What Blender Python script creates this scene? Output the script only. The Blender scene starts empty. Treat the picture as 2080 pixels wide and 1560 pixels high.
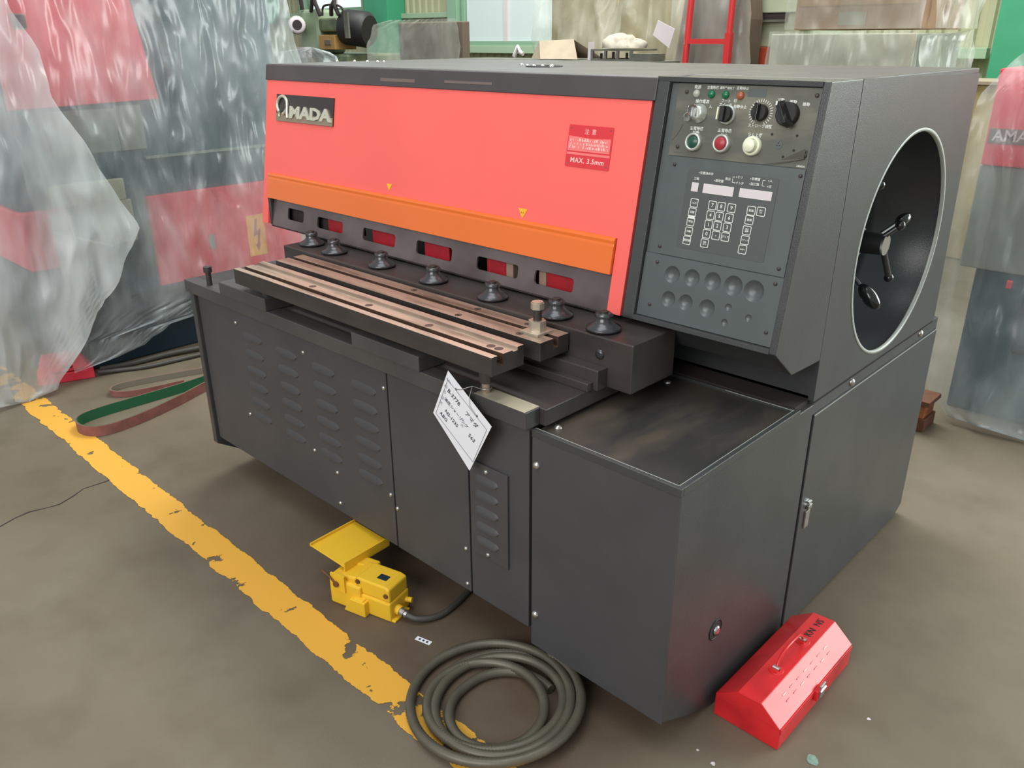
import bpy, math, random
from math import sin, cos, pi, radians as R
from mathutils import Matrix, Vector, noise
random.seed(7)
scn = bpy.context.scene
col = scn.collection

# ------------------------------------------------------------------ camera, world, light, exposure
cam = bpy.data.cameras.new('camera')
cam.sensor_width = 36; cam.lens = 28.85; cam.clip_end = 100
camo = bpy.data.objects.new('camera', cam); col.objects.link(camo)
camo.matrix_world = Matrix(((0.72321, -0.26563, 0.63751, 0), (0.69062, 0.28435, -0.66498, 0),
                            (-0.00464, 0.92119, 0.38909, 1.5), (0, 0, 0, 1)))
scn.camera = camo
w = bpy.data.worlds.new('world'); scn.world = w; w.use_nodes = True
w.node_tree.nodes['Background'].inputs[0].default_value = (0.78, 0.86, 0.86, 1)
w.node_tree.nodes['Background'].inputs[1].default_value = 0.62
scn.view_settings.view_transform = 'Standard'
scn.view_settings.look = 'None'
scn.view_settings.exposure = 0.0
scn.view_settings.gamma = 1.0
scn.view_settings.use_curve_mapping = False
def area(name, loc, target, sx, sy, power, color):
    l = bpy.data.lights.new(name, 'AREA'); l.shape = 'RECTANGLE'; l.size = sx; l.size_y = sy
    l.energy = power; l.color = color
    o = bpy.data.objects.new(name, l); col.objects.link(o); o.location = loc
    o.rotation_euler = (Vector(target) - Vector(loc)).to_track_quat('-Z', 'Y').to_euler()
    return o
area('window_light_right', (2.9, 7.2, 2.3), (1.4, 2.0, 0.6), 5.5, 3.6, 720, (0.93, 1.0, 0.97))
area('skylight_front', (-0.6, -3.6, 3.4), (-2.2, 1.5, 1.1), 4.0, 2.4, 195, (1.0, 0.97, 0.93))
area('skylight_left', (-1.5, 0.5, 5.2), (-4.2, 1.6, 1.0), 3.0, 3.0, 100, (0.96, 1.0, 1.0))
area('skylight_back', (-4.0, 4.6, 5.5), (-4.0, 5.2, 0.0), 6.0, 2.5, 540, (0.97, 1.0, 0.93))

# ------------------------------------------------------------------ materials
def hexc(r, g, b):
    f = lambda c: ((c/255+0.055)/1.055)**2.4 if c > 10 else c/255/12.92
    return (f(r), f(g), f(b), 1)
def newmat(name):
    m = bpy.data.materials.new(name); m.use_nodes = True
    nt = m.node_tree; return m, nt, nt.nodes['Principled BSDF'], nt.nodes.new, nt.links.new
def mat(name, c, rough=0.5, metal=0.0, var=0.0, vscale=6.0, bump=0.0, bscale=200.0, c2=None, wear=0.5, stretch=(1, 1, 1), spec=0.5, coat=0.0, sharp=0.12):
    m, nt, p, N, L = newmat(name)
    p.inputs['Roughness'].default_value = rough; p.inputs['Metallic'].default_value = metal
    p.inputs['Specular IOR Level'].default_value = spec
    if coat: p.inputs['Coat Weight'].default_value = coat; p.inputs['Coat Roughness'].default_value = 0.15
    p.inputs['Base Color'].default_value = c
    tc = N('ShaderNodeTexCoord')
    mp = N('ShaderNodeMapping'); mp.inputs['Scale'].default_value = stretch; L(tc.outputs['Object'], mp.inputs[0])
    if var or c2:
        n = N('ShaderNodeTexNoise'); n.inputs['Scale'].default_value = vscale; n.inputs['Detail'].default_value = 6
        L(mp.outputs[0], n.inputs['Vector'])
        mx = N('ShaderNodeMix'); mx.data_type = 'RGBA'
        cc2 = c2 if c2 else tuple([x*(1-var) for x in c[:3]] + [1])
        mx.inputs['A'].default_value = c; mx.inputs['B'].default_value = cc2
        r = N('ShaderNodeMapRange'); r.inputs[1].default_value = wear - sharp; r.inputs[2].default_value = wear + sharp
        L(n.outputs['Fac'], r.inputs[0]); L(r.outputs[0], mx.inputs['Factor']); L(mx.outputs['Result'], p.inputs['Base Color'])
        rr = N('ShaderNodeMapRange'); rr.inputs[3].default_value = rough*0.85; rr.inputs[4].default_value = min(1, rough*1.2)
        L(n.outputs['Fac'], rr.inputs[0]); L(rr.outputs[0], p.inputs['Roughness'])
    if bump:
        n2 = N('ShaderNodeTexNoise'); n2.inputs['Scale'].default_value = bscale; n2.inputs['Detail'].default_value = 3
        L(mp.outputs[0], n2.inputs['Vector'])
        b = N('ShaderNodeBump'); b.inputs['Strength'].default_value = bump; b.inputs['Distance'].default_value = 0.002
        L(n2.outputs['Fac'], b.inputs['Height']); L(b.outputs[0], p.inputs['Normal'])
    return m
def plastic(name, tint=(0.9, 0.95, 0.95, 1), milky=0.3, bscale=7.0, bstr=0.8, fold=(1, 1, 0.25)):
    m, nt, p, N, L = newmat(name); nt.nodes.remove(p)
    out = nt.nodes['Material Output']
    tr = N('ShaderNodeBsdfTransparent'); tr.inputs[0].default_value = (0.93, 0.96, 0.96, 1)
    df = N('ShaderNodeBsdfDiffuse'); df.inputs[0].default_value = tint
    tl = N('ShaderNodeBsdfTranslucent'); tl.inputs[0].default_value = tint
    gl = N('ShaderNodeBsdfGlossy'); gl.inputs[0].default_value = (1, 1, 1, 1); gl.inputs['Roughness'].default_value = 0.3
    a1 = N('ShaderNodeMixShader'); a1.inputs[0].default_value = 0.4; L(df.outputs[0], a1.inputs[1]); L(tl.outputs[0], a1.inputs[2])
    tc = N('ShaderNodeTexCoord'); mp = N('ShaderNodeMapping'); mp.inputs['Scale'].default_value = fold; L(tc.outputs['Object'], mp.inputs[0])
    n = N('ShaderNodeTexNoise'); n.inputs['Scale'].default_value = bscale*0.5; n.inputs['Detail'].default_value = 4; L(mp.outputs[0], n.inputs['Vector'])
    r = N('ShaderNodeMapRange'); r.inputs[1].default_value = 0.35; r.inputs[2].default_value = 0.7; r.inputs[3].default_value = milky*0.6; r.inputs[4].default_value = min(0.9, milky*1.7)
    L(n.outputs['Fac'], r.inputs[0])
    a2 = N('ShaderNodeMixShader'); L(r.outputs[0], a2.inputs[0]); L(tr.outputs[0], a2.inputs[1]); L(a1.outputs[0], a2.inputs[2])
    n3 = N('ShaderNodeTexNoise'); n3.noise_type = 'RIDGED_MULTIFRACTAL'; n3.inputs['Scale'].default_value = bscale; n3.inputs['Detail'].default_value = 5
    n3.inputs['Distortion'].default_value = 0.6
    L(mp.outputs[0], n3.inputs['Vector'])
    b = N('ShaderNodeBump'); b.inputs['Strength'].default_value = bstr; b.inputs['Distance'].default_value = 0.03
    L(n3.outputs['Fac'], b.inputs['Height']); L(b.outputs[0], gl.inputs['Normal'])
    fr = N('ShaderNodeFresnel'); fr.inputs[0].default_value = 1.5; L(b.outputs[0], fr.inputs['Normal'])
    ad = N('ShaderNodeMath'); ad.operation = 'MULTIPLY_ADD'; ad.inputs[1].default_value = 0.7; ad.inputs[2].default_value = 0.02; ad.use_clamp = True
    L(fr.outputs[0], ad.inputs[0])
    a3 = N('ShaderNodeMixShader'); L(ad.outputs[0], a3.inputs[0]); L(a2.outputs[0], a3.inputs[1]); L(gl.outputs[0], a3.inputs[2])
    L(a3.outputs[0], out.inputs[0])
    return m
M = {}
M['body'] = mat('body_paint', hexc(65, 66, 67), 0.33, 0.0, var=0.18, vscale=5, bump=0.25, bscale=420, spec=0.55)
M['body_front'] = mat('base_paint', hexc(72, 71, 74), 0.5, 0.0, var=0.15, vscale=4, bump=0.12, bscale=300, spec=0.45)
M['hood_paint'] = mat('hood_paint', hexc(78, 72, 74), 0.42, 0.0, var=0.15, vscale=6, bump=0.1, bscale=300)
M['tray'] = mat('worn_tray_paint', hexc(60, 58, 58), 0.38, 0.1, c2=hexc(104, 92, 78), vscale=3.2, wear=0.56, sharp=0.14, bump=0.1, stretch=(2.2, 0.7, 1))
M['red'] = mat('coral_red_paint', (0.95, 0.15, 0.13, 1), 0.4, var=0.06, vscale=2, spec=0.4)
M['orange'] = mat('orange_paint', (0.80, 0.16, 0.022, 1), 0.25, var=0.05, vscale=3, coat=0.4)
M['steel'] = mat('worn_steel', hexc(178, 158, 142), 0.42, 0.55, c2=hexc(120, 104, 92), vscale=9, wear=0.58, stretch=(0.5, 3, 3), bump=0.06)
M['dark_steel'] = mat('dark_steel', hexc(86, 80, 78), 0.38, 0.5, var=0.35, vscale=7, stretch=(0.5, 2, 2), bump=0.06)
M['bed'] = mat('bed_iron', hexc(84, 77, 75), 0.36, 0.4, var=0.3, vscale=6, stretch=(0.6, 2, 2), bump=0.05)
M['scuff'] = mat('scuff', hexc(112, 96, 92), 0.6)
M['slot'] = mat('rusty_slot', hexc(74, 50, 34), 0.8, 0.1, var=0.3, vscale=20)
M['beam'] = mat('beam_paint', hexc(84, 82, 82), 0.42, 0.25, var=0.2, vscale=6, bump=0.05)
M['bare'] = mat('bare_worn_metal', hexc(186, 178, 156), 0.5, 0.35, c2=hexc(92, 84, 76), vscale=7, wear=0.5)
M['guard'] = mat('guard_plate', hexc(128, 114, 114), 0.28, 0.5, var=0.3, vscale=5, stretch=(1, 1, 2))
M['black'] = mat('black_rubber', hexc(30, 29, 30), 0.55)
M['black_gloss'] = mat('black_gloss', hexc(22, 22, 24), 0.15, coat=0.5)
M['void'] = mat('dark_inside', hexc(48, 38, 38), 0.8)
M['chrome'] = mat('chrome', hexc(205, 205, 205), 0.18, 1.0)
M['foot'] = mat('foot_iron', hexc(78, 77, 80), 0.24, 0.55)
M['screw'] = mat('zinc_screw', hexc(190, 185, 182), 0.3, 0.9)
M['nut'] = mat('nut_zinc', hexc(196, 184, 168), 0.38, 0.6)
M['cyl_red'] = mat('ram_red', hexc(165, 24, 38), 0.5, var=0.2, vscale=20)
M['beige'] = mat('beige_block', hexc(150, 125, 110), 0.6)
M['panel'] = mat('panel_grey', hexc(92, 98, 98), 0.36, 0.2, var=0.12, vscale=8)
M['panel_dirty'] = mat('panel_worn_film', hexc(92, 92, 84), 0.4, 0.1, c2=hexc(128, 124, 108), vscale=7, wear=0.62, stretch=(0.6, 2, 2), bump=0.15, bscale=60)
M['membrane'] = mat('membrane', hexc(78, 82, 82), 0.42)
M['white'] = mat('white_print', hexc(225, 228, 222), 0.5)
M['display'] = mat('display', hexc(215, 205, 208), 0.35)
M['cream'] = mat('cream_button', hexc(232, 236, 208), 0.35)
M['green_btn'] = mat('green_button', hexc(30, 78, 62), 0.3)
M['red_btn'] = mat('red_button', hexc(168, 50, 62), 0.35)
M['led_green'] = mat('led_green', hexc(20, 110, 72), 0.2)
M['led_red'] = mat('led_amber', hexc(165, 90, 62), 0.2)
M['led_white'] = mat('led_clear', hexc(170, 172, 160), 0.2)
M['silver_rim'] = mat('silver_rim', hexc(200, 204, 198), 0.3, 0.6)
M['edge'] = mat('worn_edge', hexc(172, 176, 170), 0.45, 0.2)
M['recess'] = mat('recess_paint', hexc(60, 64, 66), 0.3, 0.1, var=0.15, bump=0.2, bscale=350, spec=0.55)
M['sticker_red'] = mat('warning_red', hexc(218, 52, 62), 0.4)
M['sticker_print'] = mat('warning_print', hexc(250, 196, 190), 0.5)
M['faded'] = mat('faded_print', hexc(238, 120, 118), 0.5)
M['yellow_mark'] = mat('yellow_mark', hexc(240, 180, 50), 0.4)
M['badge'] = mat('badge_black', hexc(52, 44, 44), 0.3)
M['badge_gold'] = mat('badge_gold', hexc(152, 138, 118), 0.35, 0.3)
M['letter'] = mat('letter_silver', hexc(226, 220, 202), 0.25, 0.6)
M['card'] = mat('white_card', hexc(236, 236, 244), 0.5)
M['ink'] = mat('ink', hexc(40, 44, 54), 0.6)
M['ink_faint'] = mat('ink_faint', hexc(170, 172, 180), 0.6)
M['wire'] = mat('wire', hexc(170, 165, 160), 0.4, 0.6)
M['yellow'] = mat('yellow_chipped_paint', (0.80, 0.48, 0.03, 1), 0.42, c2=hexc(128, 84, 30), vscale=28, wear=0.73, sharp=0.02, spec=0.4)
M['rust'] = mat('rust', hexc(110, 70, 40), 0.7, var=0.3, vscale=30)
M['toolred'] = mat('toolbox_red', (0.72, 0.022, 0.028, 1), 0.3, c2=(0.5, 0.012, 0.018, 1), vscale=9, wear=0.6, bump=0.05, spec=0.5)
M['hose'] = mat('ribbed_conduit', hexc(98, 92, 80), 0.42, 0.2, var=0.2, vscale=12)
M['cable'] = mat('grey_cable', hexc(70, 66, 62), 0.5)
M['strap_red'] = mat('strap_outer', hexc(140, 88, 82), 0.8, var=0.2, vscale=20)
M['strap_grey'] = mat('strap_grey', hexc(120, 112, 98), 0.8)
M['strap_green'] = mat('strap_inner', hexc(30, 92, 58), 0.8)
M['press_red'] = mat('press_red', (0.88, 0.055, 0.09, 1), 0.45, spec=0.3)
M['press_dark'] = mat('press_dark', hexc(54, 80, 90), 0.5, var=0.15)
M['press_navy'] = mat('press_navy', hexc(24, 44, 58), 0.5, var=0.2)
M['press_grey'] = mat('press_grey', hexc(140, 145, 135), 0.5)
M['press_cream'] = mat('press_cream', hexc(190, 190, 160), 0.5)
M['sign_yellow'] = mat('sign_yellow', hexc(250, 180, 60), 0.5)
M['sign_ink'] = mat('sign_ink', hexc(165, 80, 30), 0.5)
M['film'] = plastic('plastic_film', milky=0.24, tint=(0.88, 0.97, 1.0, 1), bscale=11, bstr=0.9, fold=(1, 1, 0.45))
M['film_thick'] = plastic('plastic_film_milky', milky=0.50, bscale=8, tint=(0.90, 0.97, 1.0, 1))
M['film_back'] = plastic('plastic_film_wrap', milky=0.26, bscale=6.0, bstr=0.8, tint=(0.96, 0.96, 0.88, 1), fold=(1, 1, 0.6))
M['wall'] = mat('corrugated_wall', hexc(176, 174, 144), 0.7, var=0.08, vscale=1)
M['rail'] = mat('pale_green_rail', hexc(160, 184, 156), 0.6)
M['green'] = mat('green_steel', hexc(66, 158, 120), 0.5, var=0.12, vscale=3)
M['teal'] = mat('teal_spot', hexc(130, 158, 146), 0.7, var=0.3, vscale=60)
M['green_pale'] = mat('pale_green_frame', hexc(138, 172, 146), 0.5)
M['tan'] = mat('tan_cloth', hexc(198, 178, 132), 0.8, var=0.15, vscale=2)
M['brown'] = mat('brown_sheet', hexc(112, 98, 86), 0.7, var=0.12)
M['cardboard'] = mat('cardboard', hexc(172, 140, 112), 0.8, var=0.12, vscale=4)
M['crate_pale'] = mat('pale_crate', hexc(178, 178, 158), 0.6, var=0.25, vscale=3)
M['crate_side'] = mat('crate_side', hexc(132, 142, 130), 0.6)
M['machine_pale'] = mat('pale_machine_paint', hexc(186, 194, 168), 0.55, var=0.1, vscale=9)
M['mill_green'] = mat('mill_green', hexc(112, 124, 96), 0.45, var=0.3, vscale=9)
M['mill_ltgreen'] = mat('mill_light', hexc(150, 166, 140), 0.45, var=0.15)
M['orange_box'] = mat('orange_rust_box', hexc(178, 74, 44), 0.6)
M['ochre'] = mat('ochre', hexc(168, 128, 76), 0.6)
M['wood'] = mat('wood', hexc(176, 104, 62), 0.7, c2=hexc(128, 74, 46), vscale=8, stretch=(1, 1, 5))
M['wood_dark'] = mat('wood_dark', hexc(112, 70, 50), 0.75, var=0.2, vscale=12)
M['rag'] = mat('pale_rag', hexc(176, 168, 154), 0.9, var=0.2, vscale=30, bump=0.4, bscale=60)
M['kraft'] = mat('kraft_paper', hexc(172, 156, 136), 0.85, var=0.12, vscale=9)
M['bench'] = mat('bench_grey', hexc(104, 104, 94), 0.6, var=0.3, vscale=8)
M['redpaint'] = mat('frame_red', hexc(206, 50, 52), 0.4, c2=hexc(200, 130, 120), vscale=14, wear=0.66, sharp=0.03)
# window glass: frosted, daylight behind it
def glow(name, c, s):
    m, nt, p, N, L = newmat(name); p.inputs['Base Color'].default_value = (0.5, 0.55, 0.55, 1)
    p.inputs['Emission Color'].default_value = c; p.inputs['Emission Strength'].default_value = s; p.inputs['Roughness'].default_value = 0.3
    return m
M['pane'] = glow('frosted_pane', (0.50, 0.62, 0.60, 1), 0.3)
M['pane_bright'] = glow('bright_pane', (0.8, 0.95, 0.95, 1), 0.8)
# concrete floor
def floor_mat():
    m, nt, p, N, L = newmat('concrete_floor')
    tc = N('ShaderNodeTexCoord')
    n1 = N('ShaderNodeTexNoise'); n1.inputs['Scale'].default_value = 0.9; n1.inputs['Detail'].default_value = 8; n1.inputs['Roughness'].default_value = 0.62
    n2 = N('ShaderNodeTexNoise'); n2.inputs['Scale'].default_value = 5.0; n2.inputs['Detail'].default_value = 8
    n3 = N('ShaderNodeTexNoise'); n3.inputs['Scale'].default_value = 260; n3.inputs['Detail'].default_value = 2
    for n in (n1, n2, n3): L(tc.outputs['Object'], n.inputs['Vector'])
    a = N('ShaderNodeValToRGB'); e = a.color_ramp.elements
    e[0].position = 0.3; e[0].color = hexc(101, 89, 73); e[1].position = 0.7; e[1].color = hexc(121, 112, 97)
    L(n1.outputs['Fac'], a.inputs[0])
    b = N('ShaderNodeValToRGB'); e = b.color_ramp.elements
    e[0].position = 0.30; e[0].color = (0.78, 0.76, 0.73, 1); e[1].position = 0.52; e[1].color = (1, 1, 1, 1)
    L(n2.outputs['Fac'], b.inputs[0])
    mx = N('ShaderNodeMix'); mx.data_type = 'RGBA'; mx.blend_type = 'MULTIPLY'; mx.inputs['Factor'].default_value = 0.7
    L(a.outputs[0], mx.inputs['A']); L(b.outputs[0], mx.inputs['B'])
    # mostly machine shade and red bounce painted in brown, plus dirt, near its base
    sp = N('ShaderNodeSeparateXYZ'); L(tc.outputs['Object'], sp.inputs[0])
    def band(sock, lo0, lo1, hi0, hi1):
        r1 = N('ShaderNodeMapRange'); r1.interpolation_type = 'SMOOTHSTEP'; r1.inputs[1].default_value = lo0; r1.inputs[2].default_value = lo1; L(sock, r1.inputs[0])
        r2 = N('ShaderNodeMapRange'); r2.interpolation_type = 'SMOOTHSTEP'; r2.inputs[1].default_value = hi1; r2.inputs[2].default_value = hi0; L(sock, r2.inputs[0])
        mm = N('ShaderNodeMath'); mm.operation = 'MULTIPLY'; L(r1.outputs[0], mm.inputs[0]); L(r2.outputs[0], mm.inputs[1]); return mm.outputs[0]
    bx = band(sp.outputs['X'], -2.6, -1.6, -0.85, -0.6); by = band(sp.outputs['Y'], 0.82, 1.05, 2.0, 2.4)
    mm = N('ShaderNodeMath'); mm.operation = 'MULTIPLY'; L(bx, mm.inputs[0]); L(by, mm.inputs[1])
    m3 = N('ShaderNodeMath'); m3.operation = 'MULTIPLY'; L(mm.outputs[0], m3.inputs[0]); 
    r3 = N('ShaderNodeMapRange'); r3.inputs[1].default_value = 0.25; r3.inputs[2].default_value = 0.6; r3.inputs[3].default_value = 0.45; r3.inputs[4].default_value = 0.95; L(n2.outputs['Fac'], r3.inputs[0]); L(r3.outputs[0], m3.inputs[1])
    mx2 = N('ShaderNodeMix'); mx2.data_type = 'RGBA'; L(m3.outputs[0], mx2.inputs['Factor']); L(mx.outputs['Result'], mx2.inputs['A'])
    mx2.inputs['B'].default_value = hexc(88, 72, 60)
    L(mx2.outputs['Result'], p.inputs['Base Color'])
    p.inputs['Roughness'].default_value = 0.55; p.inputs['Specular IOR Level'].default_value = 0.35
    bp = N('ShaderNodeBump'); bp.inputs['Strength'].default_value = 0.25; bp.inputs['Distance'].default_value = 0.002; L(n3.outputs['Fac'], bp.inputs['Height']); L(bp.outputs[0], p.inputs['Normal'])
    return m
M['floor'] = floor_mat()
def line_mat():
    m, nt, p, N, L = newmat('worn_yellow_line')
    p.inputs['Base Color'].default_value = hexc(226, 168, 62); p.inputs['Roughness'].default_value = 0.5
    tc = N('ShaderNodeTexCoord')
    n = N('ShaderNodeTexNoise'); n.inputs['Scale'].default_value = 9; n.inputs['Detail'].default_value = 9; n.inputs['Roughness'].default_value = 0.6
    mp = N('ShaderNodeMapping'); mp.inputs['Scale'].default_value = (1.2, 1, 1); L(tc.outputs['Object'], mp.inputs[0]); L(mp.outputs[0], n.inputs['Vector'])
    n2 = N('ShaderNodeTexNoise'); n2.inputs['Scale'].default_value = 1.1; n2.inputs['Detail'].default_value = 2; L(tc.outputs['Object'], n2.inputs['Vector'])
    # ragged borders: distance from the centre line
    sp = N('ShaderNodeSeparateXYZ'); L(tc.outputs['Object'], sp.inputs[0])
    ab = N('ShaderNodeMath'); ab.operation = 'ABSOLUTE'; L(sp.outputs['Y'], ab.inputs[0])
    ed = N('ShaderNodeMapRange'); ed.inputs[1].default_value = 0.046; ed.inputs[2].default_value = 0.058; ed.inputs[3].default_value = 0.0; ed.inputs[4].default_value = 0.22; L(ab.outputs[0], ed.inputs[0])
    # traffic wear towards the left (far) end and near the hose
    lf = N('ShaderNodeMapRange'); lf.inputs[1].default_value = -1.1; lf.inputs[2].default_value = -2.2; lf.inputs[3].default_value = 0.0; lf.inputs[4].default_value = 0.16; L(sp.outputs['X'], lf.inputs[0])
    rt = N('ShaderNodeMapRange'); rt.inputs[1].default_value = 0.2; rt.inputs[2].default_value = 1.6; rt.inputs[3].default_value = 0.0; rt.inputs[4].default_value = 0.12; L(sp.outputs['X'], rt.inputs[0])
    s = N('ShaderNodeMath'); s.operation = 'ADD'; L(n.outputs['Fac'], s.inputs[0]); L(ed.outputs[0], s.inputs[1])
    s2 = N('ShaderNodeMath'); s2.operation = 'ADD'; L(s.outputs[0], s2.inputs[0]); L(lf.outputs[0], s2.inputs[1])
    s3 = N('ShaderNodeMath'); s3.operation = 'ADD'; L(s2.outputs[0], s3.inputs[0]); L(rt.outputs[0], s3.inputs[1])
    th = N('ShaderNodeMapRange'); th.inputs[1].default_value = 0.625; th.inputs[2].default_value = 0.64; th.inputs[3].default_value = 1; th.inputs[4].default_value = 0; L(s3.outputs[0], th.inputs[0])
    L(th.outputs[0], p.inputs['Alpha'])
    return m
M['line'] = line_mat()

# ------------------------------------------------------------------ mesh helpers
class MB:
    def __init__(s): s.v = []; s.f = []; s.m = []; s.sm = []; s.mats = []
    def mi(s, mt):
        if mt not in s.mats: s.mats.append(mt)
        return s.mats.index(mt)
    def add(s, vs, fs, mt, smooth=False):
        o = len(s.v); k = s.mi(mt); s.v += [tuple(v) for v in vs]
        for f in fs: s.f.append([i+o for i in f]); s.m.append(k); s.sm.append(smooth)
        return s
    def box(s, x0, x1, y0, y1, z0, z1, mt):
        v = [(x, y, z) for z in (z0, z1) for y in (y0, y1) for x in (x0, x1)]
        return s.add(v, [(0, 2, 3, 1), (4, 5, 7, 6), (0, 1, 5, 4), (2, 6, 7, 3), (0, 4, 6, 2), (1, 3, 7, 5)], mt)
    def prism(s, poly, axis, a, b, mt):   # poly in the two other axes (in order)
        n = len(poly)
        def P(p, t):
            q = list(p); q.insert(axis, t); return tuple(q)
        v = [P(p, a) for p in poly] + [P(p, b) for p in poly]
        f = [tuple(range(n))[::-1], tuple(range(n, 2*n))] + [(i, (i+1) % n, n+(i+1) % n, n+i) for i in range(n)]
        return s.add(v, f, mt)
    def lathe(s, prof, c, ax, mt, n=20, cap=True):   # prof: (radius, height along ax)
        ax = Vector(ax).normalized(); t = Vector((1, 0, 0)) if abs(ax.x) < 0.9 else Vector((0, 1, 0))
        u = ax.cross(t).normalized(); w2 = ax.cross(u); c = Vector(c); v = []; f = []
        for r, h in prof:
            for i in range(n):
                a = 2*pi*i/n; v.append(c + ax*h + (u*cos(a) + w2*sin(a))*r)
        for j in range(len(prof)-1):
            for i in range(n): f.append((j*n+i, j*n+(i+1) % n, (j+1)*n+(i+1) % n, (j+1)*n+i))
        s.add(v, f, mt, True)
        if cap:
            s.add(v[:n], [tuple(range(n))[::-1]], mt); s.add(v[-n:], [tuple(range(n))], mt)
        return s
    def cyl(s, a, b, r, mt, n=16, r2=None):
        a = Vector(a); b = Vector(b); return s.lathe([(r, 0), (r2 if r2 is not None else r, (b-a).length)], a, b-a, mt, n)
    def tube(s, pts, r, mt, n=8, rf=None):
        pts = [Vector(p) for p in pts]; v = []; f = []
        up = None
        for i, p in enumerate(pts):
            d = (pts[min(i+1, len(pts)-1)] - pts[max(i-1, 0)]).normalized()
            if up is None: up = Vector((0, 0, 1)) if abs(d.z) < 0.9 else Vector((1, 0, 0))
            u = d.cross(up).normalized(); w2 = u.cross(d).normalized(); up = w2
            rr = rf(i) if rf else r
            for k in range(n):
                a = 2*pi*k/n; v.append(p + (u*cos(a) + w2*sin(a))*rr)
        for j in range(len(pts)-1):
            for i in range(n): f.append((j*n+i, j*n+(i+1) % n, (j+1)*n+(i+1) % n, (j+1)*n+i))
        s.add(v, f, mt, True); s.add(v[:n], [tuple(range(n))[::-1]], mt); s.add(v[-n:], [tuple(range(n))], mt)
        return s
    def sphere(s, c, r, mt, sc=(1, 1, 1), n=14, ax=None):
        v = []; f = []; q = Vector((0, 0, 1)).rotation_difference(Vector(ax)) if ax else None
        for j in range(n+1):
            for i in range(n):
                t = pi*j/n; a = 2*pi*i/n
                p = Vector((sin(t)*cos(a)*r*sc[0], sin(t)*sin(a)*r*sc[1], cos(t)*r*sc[2]))
                if q: p = q @ p
                v.append(p + Vector(c))
        for j in range(n):
            for i in range(n): f.append((j*n+i, (j+1)*n+i, (j+1)*n+(i+1) % n, j*n+(i+1) % n))
        return s.add(v, f, mt, True)
    def build(s, name, parent=None, bevel=0, mw=None, label=None, kind=None):
        me = bpy.data.meshes.new(name); me.from_pydata(s.v, [], s.f)
        for mt in s.mats: me.materials.append(M[mt])
        me.polygons.foreach_set('material_index', s.m); me.polygons.foreach_set('use_smooth', s.sm); me.update()
        return link(name, me, parent, bevel, mw, label, kind)
def link(name, me, parent=None, bevel=0, mw=None, label=None, kind=None):
    o = bpy.data.objects.new(name, me); col.objects.link(o)
    if parent: o.parent = parent
    if mw: o.matrix_basis = mw      # relative to the parent (parents sit at the world origin)
    if bevel:
        b = o.modifiers.new('bevel', 'BEVEL'); b.width = bevel; b.segments = 2; b.limit_method = 'ANGLE'; b.angle_limit = R(40); b.use_clamp_overlap = True
    if label: o['label'] = label
    if kind: o['kind'] = kind
    return o
def thing(name, label, cat, group=None, loc=None):
    o = bpy.data.objects.new(name, None); col.objects.link(o); o.empty_display_size = 0.1
    o['label'] = label; o['category'] = cat
    if group: o['group'] = group
    if loc: o.location = loc
    return o
def tag(o, label, cat, group=None):
    o['label'] = label; o['category'] = cat
    if group: o['group'] = group
    return o
def curve_plate(outer, holes, th, mt, name, parent, mw, smooth=0, label=None):
    """flat plate with holes in its local XY plane, extruded th along +Z, built as a mesh from a filled 2D curve"""
    cu = bpy.data.curves.new(name, 'CURVE'); cu.dimensions = '2D'; cu.fill_mode = 'BOTH'; cu.extrude = th/2
    for poly in [outer] + holes:
        sp = cu.splines.new('POLY'); sp.points.add(len(poly)-1); sp.use_cyclic_u = True
        for q, p in zip(sp.points, poly): q.co = (p[0], p[1], 0, 1)
    t = bpy.data.objects.new('tmp', cu); me = bpy.data.meshes.new_from_object(t)
    bpy.data.objects.remove(t); me.name = name; me.materials.clear(); me.materials.append(M[mt])
    me.transform(Matrix.Translation((0, 0, th/2)))
    for p in me.polygons: p.use_smooth = False
    return link(name, me, parent, 0, mw, label)
def text(body, size, mt, parent, mw, name='lettering', ax='CENTER', ext=0.0004, sx=1.0, bold=0.0, sp=1.0, label=None):
    cu = bpy.data.curves.new(name, 'FONT'); cu.body = body; cu.size = size; cu.align_x = ax; cu.align_y = 'CENTER'
    cu.extrude = ext; cu.offset = bold; cu.resolution_u = 2; cu.space_character = sp; cu.space_line = 1.05
    t = bpy.data.objects.new('tmp', cu); me = bpy.data.meshes.new_from_object(t); bpy.data.objects.remove(t)
    me.name = name; me.materials.clear(); me.materials.append(M[mt]); me.transform(Matrix.Diagonal((sx, 1, 1, 1)))
    for p in me.polygons: p.use_smooth = False
    return link(name, me, parent, 0, mw, label)
def rrect(x0, x1, y0, y1, r, n=4):
    p = []
    for cx, cy, a in ((x1-r, y1-r, 0), (x0+r, y1-r, 90), (x0+r, y0+r, 180), (x1-r, y0+r, 270)):
        for i in range(n+1):
            t = R(a + 90*i/n); p.append((cx+r*cos(t), cy+r*sin(t)))
    return p
def circ(cx, cy, r, n=48): return [(cx+r*cos(2*pi*i/n), cy+r*sin(2*pi*i/n)) for i in range(n)]
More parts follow.
